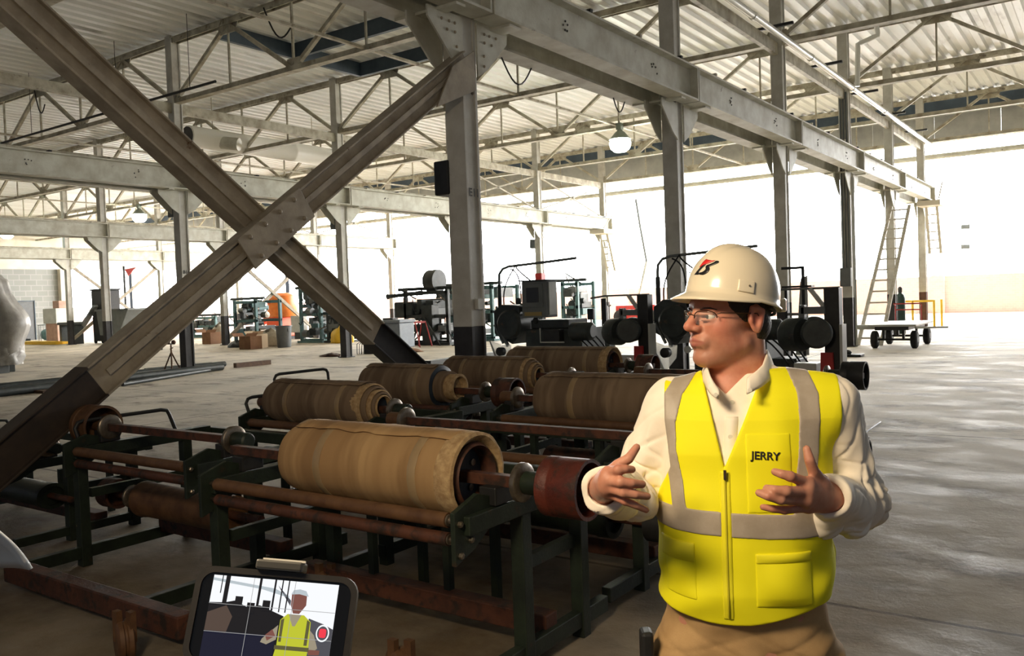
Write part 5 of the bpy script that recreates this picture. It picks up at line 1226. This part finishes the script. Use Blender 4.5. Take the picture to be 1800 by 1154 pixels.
vest2_m = mat('hi_vis_yellow_trim', rgb(244, 236, 40), rgb(240, 230, 26), rough=.6, scale=3)
refl_m = mat('reflective_tape', rgb(176, 164, 150), rgb(166, 154, 138), rough=.5, scale=30, bump=.05, bscale=300)
VLO, VHI = (-.30, -.26, .82), (.30, .25, 1.60)
vest = sdfpart('vest', lambda P: vestcut(P, vestshape(P, .008)), VLO, VHI, .0032, vest_m)
def strip_mask(P):
    u, v, z = uv(P)
    zz = np.array([Z_(910), Z_(850), Z_(800), Z_(750), Z_(700), Z_(660), 1.56])
    lc = np.array([-.150, -.158, -.172, -.176, -.160, -.122, -.10]); rcn = np.array([.128, .136, .144, .150, .150, .132, .11])
    a = np.abs(u-np.interp(z, zz, lc))-np.interp(z, zz, [.0165, .0165, .018, .021, .023, .024, .024]); b = np.abs(u-np.interp(z, zz, rcn))-.0245
    vert = np.maximum(np.minimum(a, b), Z_(912)-z); vert = np.where(v > .02, np.maximum(vert, 1.30-z), vert)
    hz = np.abs(z-(Z_(924)-.006*np.sin(u*6)))-.0285; hz = np.maximum(hz, np.where(v < 0, .010-np.abs(u-UZ), -1))
    return np.minimum(vert, hz)
sdfpart('reflective_tape', lambda P: smax(vestcut(P, vestshape(P, .0108)), strip_mask(P), .0015), VLO, VHI, .0030, refl_m, vest)
def box_mask(P, u0, u1, z0, z1):
    u, v, z = uv(P); return np.maximum(np.maximum(np.maximum(u0-u, u-u1), np.maximum(z0-z, z-z1)), v)
def pocket(name, u0, u1, z0, z1, off, m, par, puff=.006):
    def f(P):
        u, v, z = uv(P); b = np.clip(1-((u-(u0+u1)/2)/((u1-u0)/2))**2, 0, 1)*np.clip(1-((z-(z0+z1)/2)/((z1-z0)/2))**2, 0, 1)
        return vestcut(P, smax(vestshape(P, off+0)-puff*b, box_mask(P, u0, u1, z0, z1), .002))
    return sdfpart(name, f, (-.26, -.28, z0-.02), (.26, .06, z1+.02), .0028, m, par)
PXU = lambda px: (px-1302)*1.404e-3*1.0-.012
pocket('lower_pocket', PXU(1322), PXU(1412), Z_(1068), Z_(985), .0100, vest_m, vest, .010)
pocket('pocket_flap', PXU(1322), PXU(1412), Z_(990), Z_(972), .0120, vest2_m, vest, .004)
pocket('lower_pocket', PXU(1178), PXU(1228), Z_(1062), Z_(985), .0095, vest_m, vest, .006)
pocket('pocket_flap', PXU(1170), PXU(1226), Z_(996), Z_(960), .0120, vest2_m, vest, .005)
pocket('chest_pocket', PXU(1312), PXU(1384), Z_(902), Z_(765), .0098, vest_m, vest, .004)
pocket('zipper_placket', UZ-.012, UZ+.012, ZH+.016, ZV-.006, .0105, vest2_m, vest, .002)
zz = np.linspace(ZH+.024, ZV-.003, 30); pts = surf_at(np.full(30, UZ), zz, lambda P: vestshape(P, .0105)-.0022)
MB().path([tuple(p) for p in pts], .0026, 6).build('zipper', mat('zipper_yellow', rgb(200, 190, 40), rough=.4), vest, 60)
p = proj_t([UZ], [ZV-.012], .016)[0]; MB().box(p, (.006, .003, .022)).build('zipper_pull', worn_steel, vest)
# lettering on the chest pocket
me = textmesh('JERRY', .0245, 0); me.materials.append(mat('black_marker', rgb(40, 36, 30), rough=.8))
cu_, cz_ = PXU(1343), Z_(803)
co = np.array([v.co[:] for v in me.vertices]); th_ = RAD(-3)
uu = cu_+co[:, 0]*1.0*math.cos(th_)-co[:, 1]*math.sin(th_); zv = cz_+co[:, 0]*math.sin(th_)+co[:, 1]*math.cos(th_)
bmx = bmesh.new(); bmx.from_mesh(me); bmx.verts.ensure_lookup_table()
pz = surf_at(uu, zv, lambda P: vestshape(P, .0098)-.004*np.clip(1-(((P@XT)-(PXU(1312)+PXU(1384))/2)/((PXU(1384)-PXU(1312))/2))**2, 0, 1)*np.clip(1-((P[:, 2]-(Z_(902)+Z_(765))/2)/((Z_(765)-Z_(902))/2))**2, 0, 1)-.0012)
for i, v in enumerate(bmx.verts): v.co = pz[i]
bmx.to_mesh(me); bmx.free(); o = link('lettering', me, vest); s = o.modifiers.new('t', 'SOLIDIFY'); s.thickness = .0015; s.offset = 0
# ---- collar, placket, buttons
def collar():
    nu, nv = 56, 6; vs = []
    for i in range(nu+1):
        ph = RAD(-112+224*i/nu)                # 0 at the back
        fr = abs(ph)/math.pi
        cx, cy = NB_[0], NB_[1]
        dirv = XT*math.sin(ph)+YT*math.cos(ph)
        rt = .070-.006*fr; zt = NB_[2]+.040-.058*fr**1.6
        drop = .036+.030*max(0, fr-.45)*1.8; out = .012+.016*fr
        for j in range(nv+1):
            v = j/nv; rr = rt+out*math.sin(v*1.45); zz_ = zt+.006*math.sin(min(1, v*3)*math.pi)-drop*v**1.2
            c = np.array([cx, cy, 0])+dirv*rr; vs.append((c[0], c[1], zz_))
    m = MB(); m.add(vs, [(i*(nv+1)+j, i*(nv+1)+j+1, (i+1)*(nv+1)+j+1, (i+1)*(nv+1)+j) for i in range(nu) for j in range(nv)])
    # pointed leaves
    o = m.build('collar', shirt_m, man, 60); s = o.modifiers.new('t', 'SOLIDIFY'); s.thickness = .003; return o
collar()
def leaf(top, bot, name):
    n, k = 14, 6; tp = np.array([loc(*q) for q in top]); bt = np.array([loc(*q) for q in bot]); s = np.linspace(0, 1, len(top)); vs = []
    for i in range(n+1):
        a = np.array([np.interp(i/n, s, tp[:, c]) for c in range(3)]); b = np.array([np.interp(i/n, s, bt[:, c]) for c in range(3)])
        for j in range(k+1):
            v = j/k; p = a+(b-a)*v; p = p-YT*(.010*math.sin(v*math.pi*.8))+np.array([0, 0, .003*math.sin(v*3.1)]); vs.append(tuple(p))
    m = MB(); m.add(vs, [(i*(k+1)+j, i*(k+1)+j+1, (i+1)*(k+1)+j+1, (i+1)*(k+1)+j) for i in range(n) for j in range(k)])
    o = m.build(name, shirt_m, man, 60); s = o.modifiers.new('t', 'SOLIDIFY'); s.thickness = .004
    return o
LR_ = leaf([(1349, 614, 2.13), (1349, 622, 2.07), (1341, 641, 2.02), (1329, 653, 1.99), (1312, 664, 1.975)], [(1362, 648, 2.15), (1362, 654, 2.07), (1352, 670, 2.005), (1338, 681, 1.975), (1314, 693, 1.955)], 'collar_leaf')
LL_ = leaf([(1240, 636, 2.11), (1241, 642, 2.06), (1247, 658, 2.02), (1255, 672, 1.995), (1266, 686, 1.975)], [(1232, 668, 2.12), (1236, 672, 2.06), (1241, 682, 2.02), (1249, 694, 1.985), (1261, 702, 1.965)], 'collar_leaf')
for q, par in (((1318, 686, 1.948), LR_), ((1258, 694, 1.957), LL_)):
    MB().lathe([(0, 0), (.005, 0), (.005, .002), (0, .0025)], tuple(loc(*q)-YT*.002), tuple(-YT), 10).build('button', mat('button_white', rgb(236, 230, 214), rough=.3), par, 40)
for py in (712, 770):
    z = loc(1280, py, 1.97)[2]; p = surf_at(np.array([UZ+.009+(z-ZV)*.10]), np.array([z]), shirtf)[0]
    MB().lathe([(0, 0), (.0055, 0), (.0055, .002), (0, .0025)], tuple(p-YT*.001), tuple(-YT), 12).build('button', MATS['button_white'], man, 40)
zs = np.linspace(ZV-.02, NB_[2]-.10, 16); lft = surf_at(UZ-.006+(zs-ZV)*.10, zs, shirtf)-YT*.0015; rgt = surf_at(UZ+.024+(zs-ZV)*.10, zs, shirtf)-YT*.0015
m = MB(); m.add([tuple(q) for q in np.concatenate([lft, rgt])], [(i, i+1, 16+i+1, 16+i) for i in range(15)]); o = m.build('placket', shirt_m, man, 60); s = o.modifiers.new('t', 'SOLIDIFY'); s.thickness = .002
# ---- trousers and shoes
HIPC = np.array([0, .01, .86])
def trouf(P):
    d = torso(P, -.008); d = np.maximum(d, P[:, 2]-1.0)
    d = smin(d, ell(P-0, (0, .0, .755), (.216, .148, .125)), .04)
    L = [np.array([-.105, 0, .80]), np.array([-.12, -.03, .45]), np.array([-.13, .02, .06])]; R_ = [np.array([.105, -.01, .80]), np.array([.13, -.04, .45]), np.array([.14, 0., .06])]
    for l in (L, R_): d = smin(d, chain(P, l, (.115, .085, .072), .03), .03)
    d = d+.0060*fbm(P, 20, 4)+.006*np.sin(P[:, 2]*60+4*np.sin(P[:, 0]*14))*np.exp(-((P[:, 2]-.80)/.07)**2)
    for k_ in ((30., 10., -52.), (-34., 8., -48.)): d = d+.006*np.exp(-(np.sin(P@np.array(k_)*.62+1.2*np.sin(P[:, 2]*19))/.22)**2)*np.exp(-((P[:, 2]-.74)/.12)**2)
    return smax(d, .035-P[:, 2], .004)
sdfpart('trousers', trouf, (-.30, -.24, .02), (.30, .24, 1.02), .0055, mat('khaki_cotton', rgb(186, 152, 106), rgb(172, 138, 94), rough=.85, scale=12, bump=.1, bscale=300))
shoe_m = mat('brown_leather', rgb(70, 46, 32), rough=.4)
for sg, yy in ((-1, .02), (1, 0)):
    x = sg*.135
    sdfpart('shoe', lambda P: np.maximum(smin(ell(P, (x, yy-.09, .035), (.048, .10, .05)), ell(P, (x, yy+.03, .05), (.042, .065, .06)), .03), .004-P[:, 2]), (x-.07, yy-.22, -.004), (x+.07, yy+.13, .13), .005, shoe_m)
# phone pouch on the belt
p = loc(1137, 1150, 2.08); MB().box(p, (.03, .05, .12)).build('belt_pouch', black_steel, man, None, .008)
# ---- hair
def hairf(P):
    q = hc(P); d = np.full(len(P), .2); m = np.all(np.abs(q) < 160, 1)
    if m.any():
        Q = q[m]; ax = np.abs(Q[:, 0]); e = np.minimum(ell(np.stack([ax, Q[:, 1], Q[:, 2]], 1), (0, -6, 46), (80.5, 101, 84)), ell(np.stack([ax, Q[:, 1], Q[:, 2]], 1), (0, -28, -10), (71, 66, 62)))
        side = np.where(Q[:, 2] > 30, Q[:, 1]-52+(Q[:, 2]-30)*-.2, np.where(Q[:, 2] > -6, Q[:, 1]-(22+(Q[:, 2]+6)*.8), Q[:, 1]+24))
        e = smax(e, side, 5); e = smax(e, -62-Q[:, 2], 8); e = smax(e, Q[:, 2]-80, 3)
        e = smax(e, -(ell(np.stack([ax, Q[:, 1], Q[:, 2]], 1), (82, -8, 0), (20, 22, 34))), 3)
        e = e+1.2*np.sin(Q[:, 2]*.5+3*np.sin(Q[:, 1]*.25))*.5
        d[m] = e*HS
    return d
sdfpart('hair', hairf, H0-np.array([.13, .13, .08]), H0+np.array([.13, .13, .11]), .0028, mat('dark_brown_hair', rgb(46, 36, 30), rgb(34, 27, 23), rough=.6, scale=60, stretch=(1, 1, .2), bump=.3, bscale=200))
for sg in (-1, 1):
    pts = [hw((sg*x, y, z)) for x, y, z in ((17, 97, 27), (28, 94, 30), (40, 86, 30), (50, 76, 26))]
    MB().path([tuple(p) for p in pts], .003, 6, rad=[.0014, .0020, .0019, .0010]).build('eyebrow', MATS['dark_brown_hair'], man, 60)
    e = MB().sphere(tuple(hw((sg*33, 80, 12))), .0136, 18, 12).build('eye', mat('eye_white', rgb(226, 218, 208), rough=.2), man, 0)
    g = hw((sg*33, 80, 12))+FH*.0128-np.array([0, 0, .001]); MB().lathe([(.0, .0014), (.003, .0012), (.0062, 0), (.0062, -.002)], tuple(g), tuple(FH), 14).build('iris', mat('iris_dark', rgb(40, 30, 24), rough=.15), e, 40)
# ---- glasses
gl_m = mat('lens_glass', (.9, .92, .92), rough=.05, alpha=.05); wire = mat('bronze_wire', rgb(84, 62, 50), rough=.35, metal=.7)
gt = bpy.data.objects.new('glasses', None); COL.objects.link(gt); gt.parent = man
for sg in (-1, 1):
    outl = []
    for i in range(20):
        a = 2*math.pi*i/20; cx_, cz2 = math.cos(a), math.sin(a); x = 34+25.5*abs(cx_)**.75*(1 if cx_ > 0 else -1); z = 8+16.5*abs(cz2)**.75*(1 if cz2 > 0 else -1)
        outl.append(hw((sg*x, 108-.0075*x*x*.9, z)))
    m = MB(); m.add([tuple(p) for p in outl], [tuple(range(20))]); ln = m.build('lens', gl_m, gt, 60); s = ln.modifiers.new('t', 'SOLIDIFY'); s.thickness = .0018
    MB().path([tuple(p) for p in outl[0:11]], .0013, 6).build('rim', wire, gt, 60)
    tp = [hw(p) for p in ((sg*59, 82, 17), (sg*66, 78, 19), (sg*72, 60, 18), (sg*80, 10, 16), (sg*82, -8, 14), (sg*82, -22, -4))]
    MB().path([tuple(p) for p in tp], .0015, 6).build('temple_arm', wire, gt, 60)
br = [hw(p) for p in ((-9, 106.5, 14), (0, 110, 17), (9, 106.5, 14))]; MB().path([tuple(p) for p in br], .0014, 6).build('bridge', wire, gt, 60)
# ---- hard hat
HP_ = RAD(12.5); hatO = hw((0, -3, 47)); fz = np.array([0, 0, 1.0])
HF = FH*math.cos(HP_)+fz*math.sin(HP_); HU = -FH*math.sin(HP_)+fz*math.cos(HP_)
def hatp(x, y, z): return hatO+LH*x+HF*y+HU*z
hat_m = mat('white_hard_hat', rgb(226, 214, 190), rough=.25, coat=.5)
def domept(th, t):   # th: 0 = front, t: 0 top .. 1 rim
    c, s = math.cos(th), math.sin(th)
    ry = .116 if c > 0 else .122; rx = .106
    a = t*math.pi/2; rr = math.sin(a)**.86; zz = .130*math.cos(a)**.92
    x, y = rx*s*rr, ry*c*rr
    ridge = .0065*math.exp(-(x/.020)**4)*(1-t**3)+.0035*math.exp(-((abs(x)-.045)/.010)**2)*max(0, .85-t)
    return x, y, zz+ridge
nt_, nr = 72, 18; vs = []; rows = []
for j in range(nr+1):
    for i in range(nt_): vs.append(tuple(hatp(*domept(2*math.pi*i/nt_, j/nr))))
prof_b = [(.004, -.004), (.5, None), (1., None)]
for j, (e, _) in enumerate(((.25, 0), (.5, 0), (.75, 0), (1.0, 0))):
    for i in range(nt_):
        th = 2*math.pi*i/nt_; c, s = math.cos(th), math.sin(th); x, y, z = domept(th, 1.0)
        ext = .007+.030*max(0, c)**1.3; L_ = math.hypot(x, y)
        k = 1+ext*e/L_; vs.append(tuple(hatp(x*k, y*k, z-.006*e-.018*e*max(0, c)**.8)))
for i in range(nt_):
    th = 2*math.pi*i/nt_; c, s = math.cos(th), math.sin(th); x, y, z = domept(th, 1.0); ext = .007+.030*max(0, c)**1.3; k = 1+ext/math.hypot(x, y)
    vs.append(tuple(hatp(x*k, y*k, z-.010-.018*max(0, c)**.8)))
nrow = nr+1+5
m = MB(); m.add(vs, [(j*nt_+i, j*nt_+(i+1) % nt_, (j+1)*nt_+(i+1) % nt_, (j+1)*nt_+i) for j in range(nrow-1) for i in range(nt_)])
hat = m.build('hard_hat', hat_m, man, 0); s = hat.modifiers.new('t', 'SOLIDIFY'); s.thickness = .003; s.offset = -1
# side slot boss and rear ratchet
def on_dome(th, t, out=.0): x, y, z = domept(th, t); n = np.array([x/.108**2, y/.128**2, z/.13**2]); n /= np.linalg.norm(n); return hatp(x+n[0]*out, y+n[1]*out, z+n[2]*out)
def patch(name, th0, th1, t0, t1, out, mm, par, n=8):
    vs = [tuple(on_dome(th0+(th1-th0)*i/n, t0+(t1-t0)*j/n, out)) for j in range(n+1) for i in range(n+1)]
    m = MB(); m.add(vs, [(j*(n+1)+i, j*(n+1)+i+1, (j+1)*(n+1)+i+1, (j+1)*(n+1)+i) for j in range(n) for i in range(n)])
    o = m.build(name, mm, par, 60); s = o.modifiers.new('t', 'SOLIDIFY'); s.thickness = .006; s.offset = 0; b = o.modifiers.new('b', 'BEVEL'); b.width = .002; b.segments = 2; return o
SGN = 1.0   # near side is his left
patch('side_slot', RAD(60), RAD(80), .84, .97, .0008, hat_m, hat)
patch('slot_hole', RAD(72), RAD(73.2), .89, .91, .0045, mat('slot_dark', rgb(90, 80, 66)), hat, 2)
p = hatp(.02, -.137, .010); MB().box(p, (.028, .020, .034), Matrix.Rotation(TH-math.pi/2, 3, 'Z')).build('rear_clip', hat_m, hat, None, .004)
MB().path([tuple(hatp(.098*math.sin(a), .112*math.cos(a), -.006-.014*max(0, -math.cos(a)))) for a in np.linspace(2.0, 2*math.pi-2.0, 24)], .004, 8).build('suspension_band', mat('band_dark', rgb(52, 50, 48), rough=.7), hat, 60)
# emblem on the front of the hat: black slanted B with a red wedge
# drawn in millimetres on the shell
CR = .345e-3
def conv(pts): return [((a-392)*CR/.84, -(b-238)*CR) for a, b in pts]
def chaik(p): return [q for i in range(len(p)) for q in ((p[i][0]*.75+p[(i+1) % len(p)][0]*.25, p[i][1]*.75+p[(i+1) % len(p)][1]*.25), (p[i][0]*.25+p[(i+1) % len(p)][0]*.75, p[i][1]*.25+p[(i+1) % len(p)][1]*.75))]
bowl = conv([(445, 178), (466, 182), (468, 196), (450, 213), (418, 230), (430, 246), (428, 272), (402, 294), (360, 298), (364, 284), (386, 276), (403, 252), (392, 234), (398, 218), (425, 203), (438, 190)])
stroke = conv([(316, 297), (366, 232), (390, 216), (384, 234), (352, 282), (362, 284), (360, 298)])
wedge = conv([(372, 180), (440, 175), (404, 203), (352, 244), (344, 246), (358, 205)])
TH0, T0 = RAD(12), .735
def emblem(polys, mm, name, out):
    m = MB()
    for poly in polys:
        bm2 = bmesh.new(); vv = [bm2.verts.new((a, b, 0)) for a, b in poly]; f = bm2.faces.new(vv); bmesh.ops.triangulate(bm2, faces=[f]); bmesh.ops.subdivide_edges(bm2, edges=bm2.edges[:], cuts=2, use_grid_fill=True); bmesh.ops.triangulate(bm2, faces=bm2.faces[:])
        bm2.verts.index_update()
        def mp(v):
            t_ = T0-v.co.y/.195; return tuple(on_dome(TH0+v.co.x/(.112*math.sin(t_*math.pi/2)**.86), t_, out))
        m.add([mp(v) for v in bm2.verts], [tuple(v.index for v in f.verts) for f in bm2.faces]); bm2.free()
    o = m.build(name, mm, hat, 60); s = o.modifiers.new('t', 'SOLIDIFY'); s.thickness = .0006; return o
emblem([chaik(bowl), stroke], mat('emblem_black', rgb(28, 28, 32), rough=.3), 'emblem_letter', .0012)
emblem([wedge], mat('emblem_red', rgb(206, 44, 44), rough=.3), 'emblem_wedge', .0013)
# ------------------------------------------------------------------ filming phone on its tripod
PD = .80
A_, B_, = dep(350, 993, PD), dep(632, 1017, PD)
ex_ = (B_-A_).normalized(); nrm = (CAMP-dep(490, 1070, PD)).normalized(); nrm = (nrm-ex_*nrm.dot(ex_)).normalized(); ey_ = nrm.cross(ex_)
PWd = (B_-A_).length; PHt = PWd*.58
ctr = A_+ex_*(PWd/2)-ey_*(PHt/2)
PR_ = Matrix((ex_, ey_, nrm)).transposed()
ph = thing('smartphone', 'smartphone in a dark case filming the man, at the bottom edge', 'phone', ctr); ph.rotation_euler = PR_.to_euler()
def rrect(w, h, r, n=6): 
    pts = []
    for cx, cy, a0 in ((w/2-r, h/2-r, 0), (-w/2+r, h/2-r, 90), (-w/2+r, -h/2+r, 180), (w/2-r, -h/2+r, 270)):
        pts += [(cx+r*math.cos(RAD(a0+90*i/n)), cy+r*math.sin(RAD(a0+90*i/n))) for i in range(n+1)]
    return pts
case_m = mat('phone_case', rgb(38, 34, 31), rgb(30, 27, 25), rough=.5, scale=60)
MB().prism([(x, y, -.010) for x, y in rrect(PWd, PHt, .016)], (0, 0, .0085)).build('case', case_m, ph, 60, .0015)
# raised case lip: ring around the front
o_ = rrect(PWd, PHt, .016); i_ = rrect(PWd-.011, PHt-.011, .012); n = len(o_)
m = MB(); m.add([(x, y, -.002) for x, y in o_]+[(x, y, .001) for x, y in o_]+[(x, y, .001) for x, y in i_]+[(x, y, -.002) for x, y in i_], [(k*n+i, k*n+(i+1) % n, ((k+1) % 4)*n+(i+1) % n, ((k+1) % 4)*n+i) for k in range(4) for i in range(n)])
m.build('case_lip', case_m, ph, 60)
MB().prism([(x, y, -.0016) for x, y in rrect(PWd-.012, PHt-.012, .011)], (0, 0, .0010)).build('glass_front', mat('phone_black', rgb(14, 14, 16), rough=.15), ph, 60)
# picture on the display: flat coloured areas
SW, SH = PWd*.775, PHt*.90; sx0 = -PWd/2+PWd*.105; sy1 = PHt/2-.0078
E_ = 1.0
scr = [emat('scr_white', (.95, .97, 1), 1.0, (.01, .01, .01)), emat('scr_black', (.012, .012, .016), .8, (.01, .01, .01)), emat('scr_navy', (.012, .014, .035), .8, (.01, .01, .01)), emat('scr_brown', (.11, .075, .06), .8, (.01, .01, .01)), emat('scr_yellow', (.62, .66, .04), .85, (.01, .01, .01)), emat('scr_red', (.9, .05, .08), 1.0, (.01, .01, .01)),
       emat('scr_skin', (.26, .10, .08), .8, (.01, .01, .01)), emat('scr_cream', (.42, .36, .26), .8, (.01, .01, .01)), emat('scr_grey', (.10, .10, .12), .8, (.01, .01, .01)), emat('scr_pale', (.55, .62, .66), .9, (.01, .01, .01)), emat('scr_line', (.45, .45, .45), .8, (.01, .01, .01)), emat('scr_tape', (.14, .13, .05), .8, (.01, .01, .01))]
m = MB()
def sp(pts, mi, layer):
    m.cur = mi; z = -.0005+layer*.00012
    m.add([(sx0+u*SW, sy1-v*SH, z) for u, v in pts], [tuple(range(len(pts)))])
def sr(u0, v0, u1, v1, mi, layer): sp([(u0, v0), (u1, v0), (u1, v1), (u0, v1)], mi, layer)
sr(0, 0, 1, 1, 0, 0)
sp([(0, .31), (.12, .30), (.2, .27), (.30, .33), (.40, .30), (.52, .36), (.60, .40), (.60, .62), (1, .56), (1, 1), (0, 1)], 1, 1)
sp([(0, .42), (.14, .33), (.20, .45), (.17, .64), (0, .62)], 3, 2)
sr(0, .62, .56, 1, 2, 2); sp([(.80, .40), (.92, .45), (1.0, .50), (1, 1), (.80, 1)], 8, 2)
sp([(0, .03), (.5, .10), (.62, .17), (.62, .19), (.4, .12), (0, .06)], 9, 2); sp([(.52, .06), (.64, .22), (.64, .28), (.55, .12)], 8, 2)
for u, w, v1 in ((.10, .035, .33), (.37, .02, .31), (.49, .015, .35), (.07, .008, .2), (.55, .01, .36), (.60, .01, .36)): sr(u, 0, u+w, v1, 1, 3)
for u, v in ((.20, .22), (.42, .24), (.3, .28)): sr(u, v, u+.06, v+.12, 1, 3)
# the filmed man
sp([(.57, .50), (.46, .66), (.45, .70), (.50, .72), (.57, .66)], 7, 4); sp([(.80, .50), (.86, .58), (.90, .72), (.84, .80), (.80, .70)], 7, 4); sp([(.48, .62), (.53, .55), (.56, .62), (.50, .68)], 6, 5); sp([(.82, .74), (.92, .74), (.92, .79), (.84, .80)], 6, 5)
sp([(.58, .44), (.63, .37), (.76, .37), (.82, .44), (.83, .70), (.82, 1), (.55, 1), (.58, .72)], 4, 5)
sp([(.64, .37), (.74, .37), (.70, .50), (.68, .50)], 7, 6); sp([(.64, .14), (.76, .14), (.765, .26), (.72, .36), (.67, .36), (.645, .27)], 6, 6)
sp([(.635, .15), (.65, .10), (.70, .085), (.75, .10), (.775, .16), (.70, .14)], 9, 7)
sp([(.585, .44), (.61, .42), (.61, .68), (.59, .68)], 11, 6); sp([(.79, .42), (.815, .44), (.815, .70), (.79, .70)], 11, 6); sr(.565, .72, .835, .765, 11, 6)
for v in (.315, .625): sr(0, v, 1, v+.006, 10, 8)
for u in (.325, .655): sr(u, 0, u+.004, 1, 10, 8)
cc = [(.925+.052*math.cos(a), .55+.095*math.sin(a)) for a in np.linspace(0, 2*math.pi, 28, endpoint=False)]; sp(cc, 0, 9)
sp([(.925+.042*math.cos(a), .55+.077*math.sin(a)) for a in np.linspace(0, 2*math.pi, 28, endpoint=False)], 8, 10)
sp([(.925+.028*math.copysign(abs(math.cos(a))**.5, math.cos(a)), .55+.05*math.copysign(abs(math.sin(a))**.5, math.sin(a))) for a in np.linspace(0, 2*math.pi, 28, endpoint=False)], 5, 11)
me = bpy.data.meshes.new('display_image'); me.from_pydata(m.v, [], m.f)
for q in scr: me.materials.append(q)
me.polygons.foreach_set('material_index', m.mi); do = link('display_image', me, ph); do['kind'] = 'stuff'
# clamp on top of the phone, tripod below
ck = thing('phone_tripod', 'tripod with a grey clamp gripping the phone', 'tripod', (ctr.x, ctr.y, 0))
def w2(p): return Vector(p)-Vector((ctr.x, ctr.y, 0))
def pw(x, y, z): return w2(ctr+ex_*x+ey_*y+nrm*z)
clamp_m = mat('clamp_grey', rgb(70, 68, 64), rough=.35)
m = MB(); m.prism([pw(-.022, PHt/2+.0005, -.02), pw(.022, PHt/2+.0005, -.02), pw(.022, PHt/2+.0005, .006), pw(-.022, PHt/2+.0005, .006)], ey_*.009); m.build('clamp_jaw', clamp_m, ck, None, .002)
m = MB(); m.prism([pw(-.020, PHt/2+.009, -.018), pw(.020, PHt/2+.009, -.018), pw(.024, PHt/2+.009, .004), pw(-.016, PHt/2+.009, .004)], ey_*.002); m.build('clamp_pad', mat('pad_pale', rgb(214, 208, 196), rough=.4), ck)
m = MB(); m.prism([pw(-.02, -PHt/2-.012, -.02), pw(.02, -PHt/2-.012, -.02), pw(.02, -PHt/2-.012, .006), pw(-.02, -PHt/2-.012, .006)], ey_*.0115); m.build('clamp_jaw', clamp_m, ck, None, .002)
MB().bar(pw(0, -PHt/2-.012, -.016), pw(0, PHt/2+.006, -.016), .026, .008, nrm).build('clamp_back', clamp_m, ck)
zt = ctr.z-PHt/2-.02
MB().tube((0, 0, .45), (0, 0, zt+.005), .012, n=12).build('centre_column', black_steel, ck, 40); MB().sphere((0, 0, zt-.02), .024).build('ball_head', black_steel, ck, 0)
for a in (.4, 2.5, 4.6): MB().tube((.02*math.cos(a), .02*math.sin(a), .75), (.34*math.cos(a), .34*math.sin(a), 0), .011, n=8).build('leg', black_steel, ck, 40)
# sheet of white paper on a reading stand poking in at the lower left
tip = dep(58, 999, .62); a_ = dep(-60, 880, .60); b2_ = dep(-95, 1003, .64)
nt_stand = thing('note_stand', 'slim stand holding a folded white paper, its corner at the left edge', 'stand', ((a_.x+b2_.x)/2, (a_.y+b2_.y)/2, 0))
org = Vector(nt_stand.location); up_n = (b2_-tip).cross(a_-tip).normalized(); up_n = up_n if up_n.z > 0 else -up_n
m = MB(); vs = []; n = 10
for i in range(n+1):
    for j in range(n+1-i):
        u, v = i/n, j/n; p = tip+(a_-tip)*u+(b2_-tip)*v; p = p+up_n*(.005*math.sin(min(1, (u+v)*1.2)*math.pi)*(1-abs(u-v))); vs.append(tuple(p-org))
idx = {}; k = 0
for i in range(n+1):
    for j in range(n+1-i): idx[i, j] = k; k += 1
fs = []
for i in range(n):
    for j in range(n-i):
        fs.append((idx[i, j], idx[i+1, j], idx[i, j+1]))
        if j < n-i-1: fs.append((idx[i+1, j], idx[i+1, j+1], idx[i, j+1]))
m.add(vs, fs); o = m.build('paper', mat('white_paper', rgb(240, 238, 232), rough=.35, coat=.3), nt_stand, 60); s = o.modifiers.new('t', 'SOLIDIFY'); s.thickness = .003
zc = min(a_.z, b2_.z)-.02
MB().tube((0, 0, 0), (0, 0, (a_.z+b2_.z)/2-.005), .01, n=8).build('pole', black_steel, nt_stand, 40)
MB().lathe([(0, 0), (.14, 0), (.14, .012), (.02, .03), (0, .03)], (0, 0, 0), (0, 0, 1), 20).build('base', black_steel, nt_stand, 40)
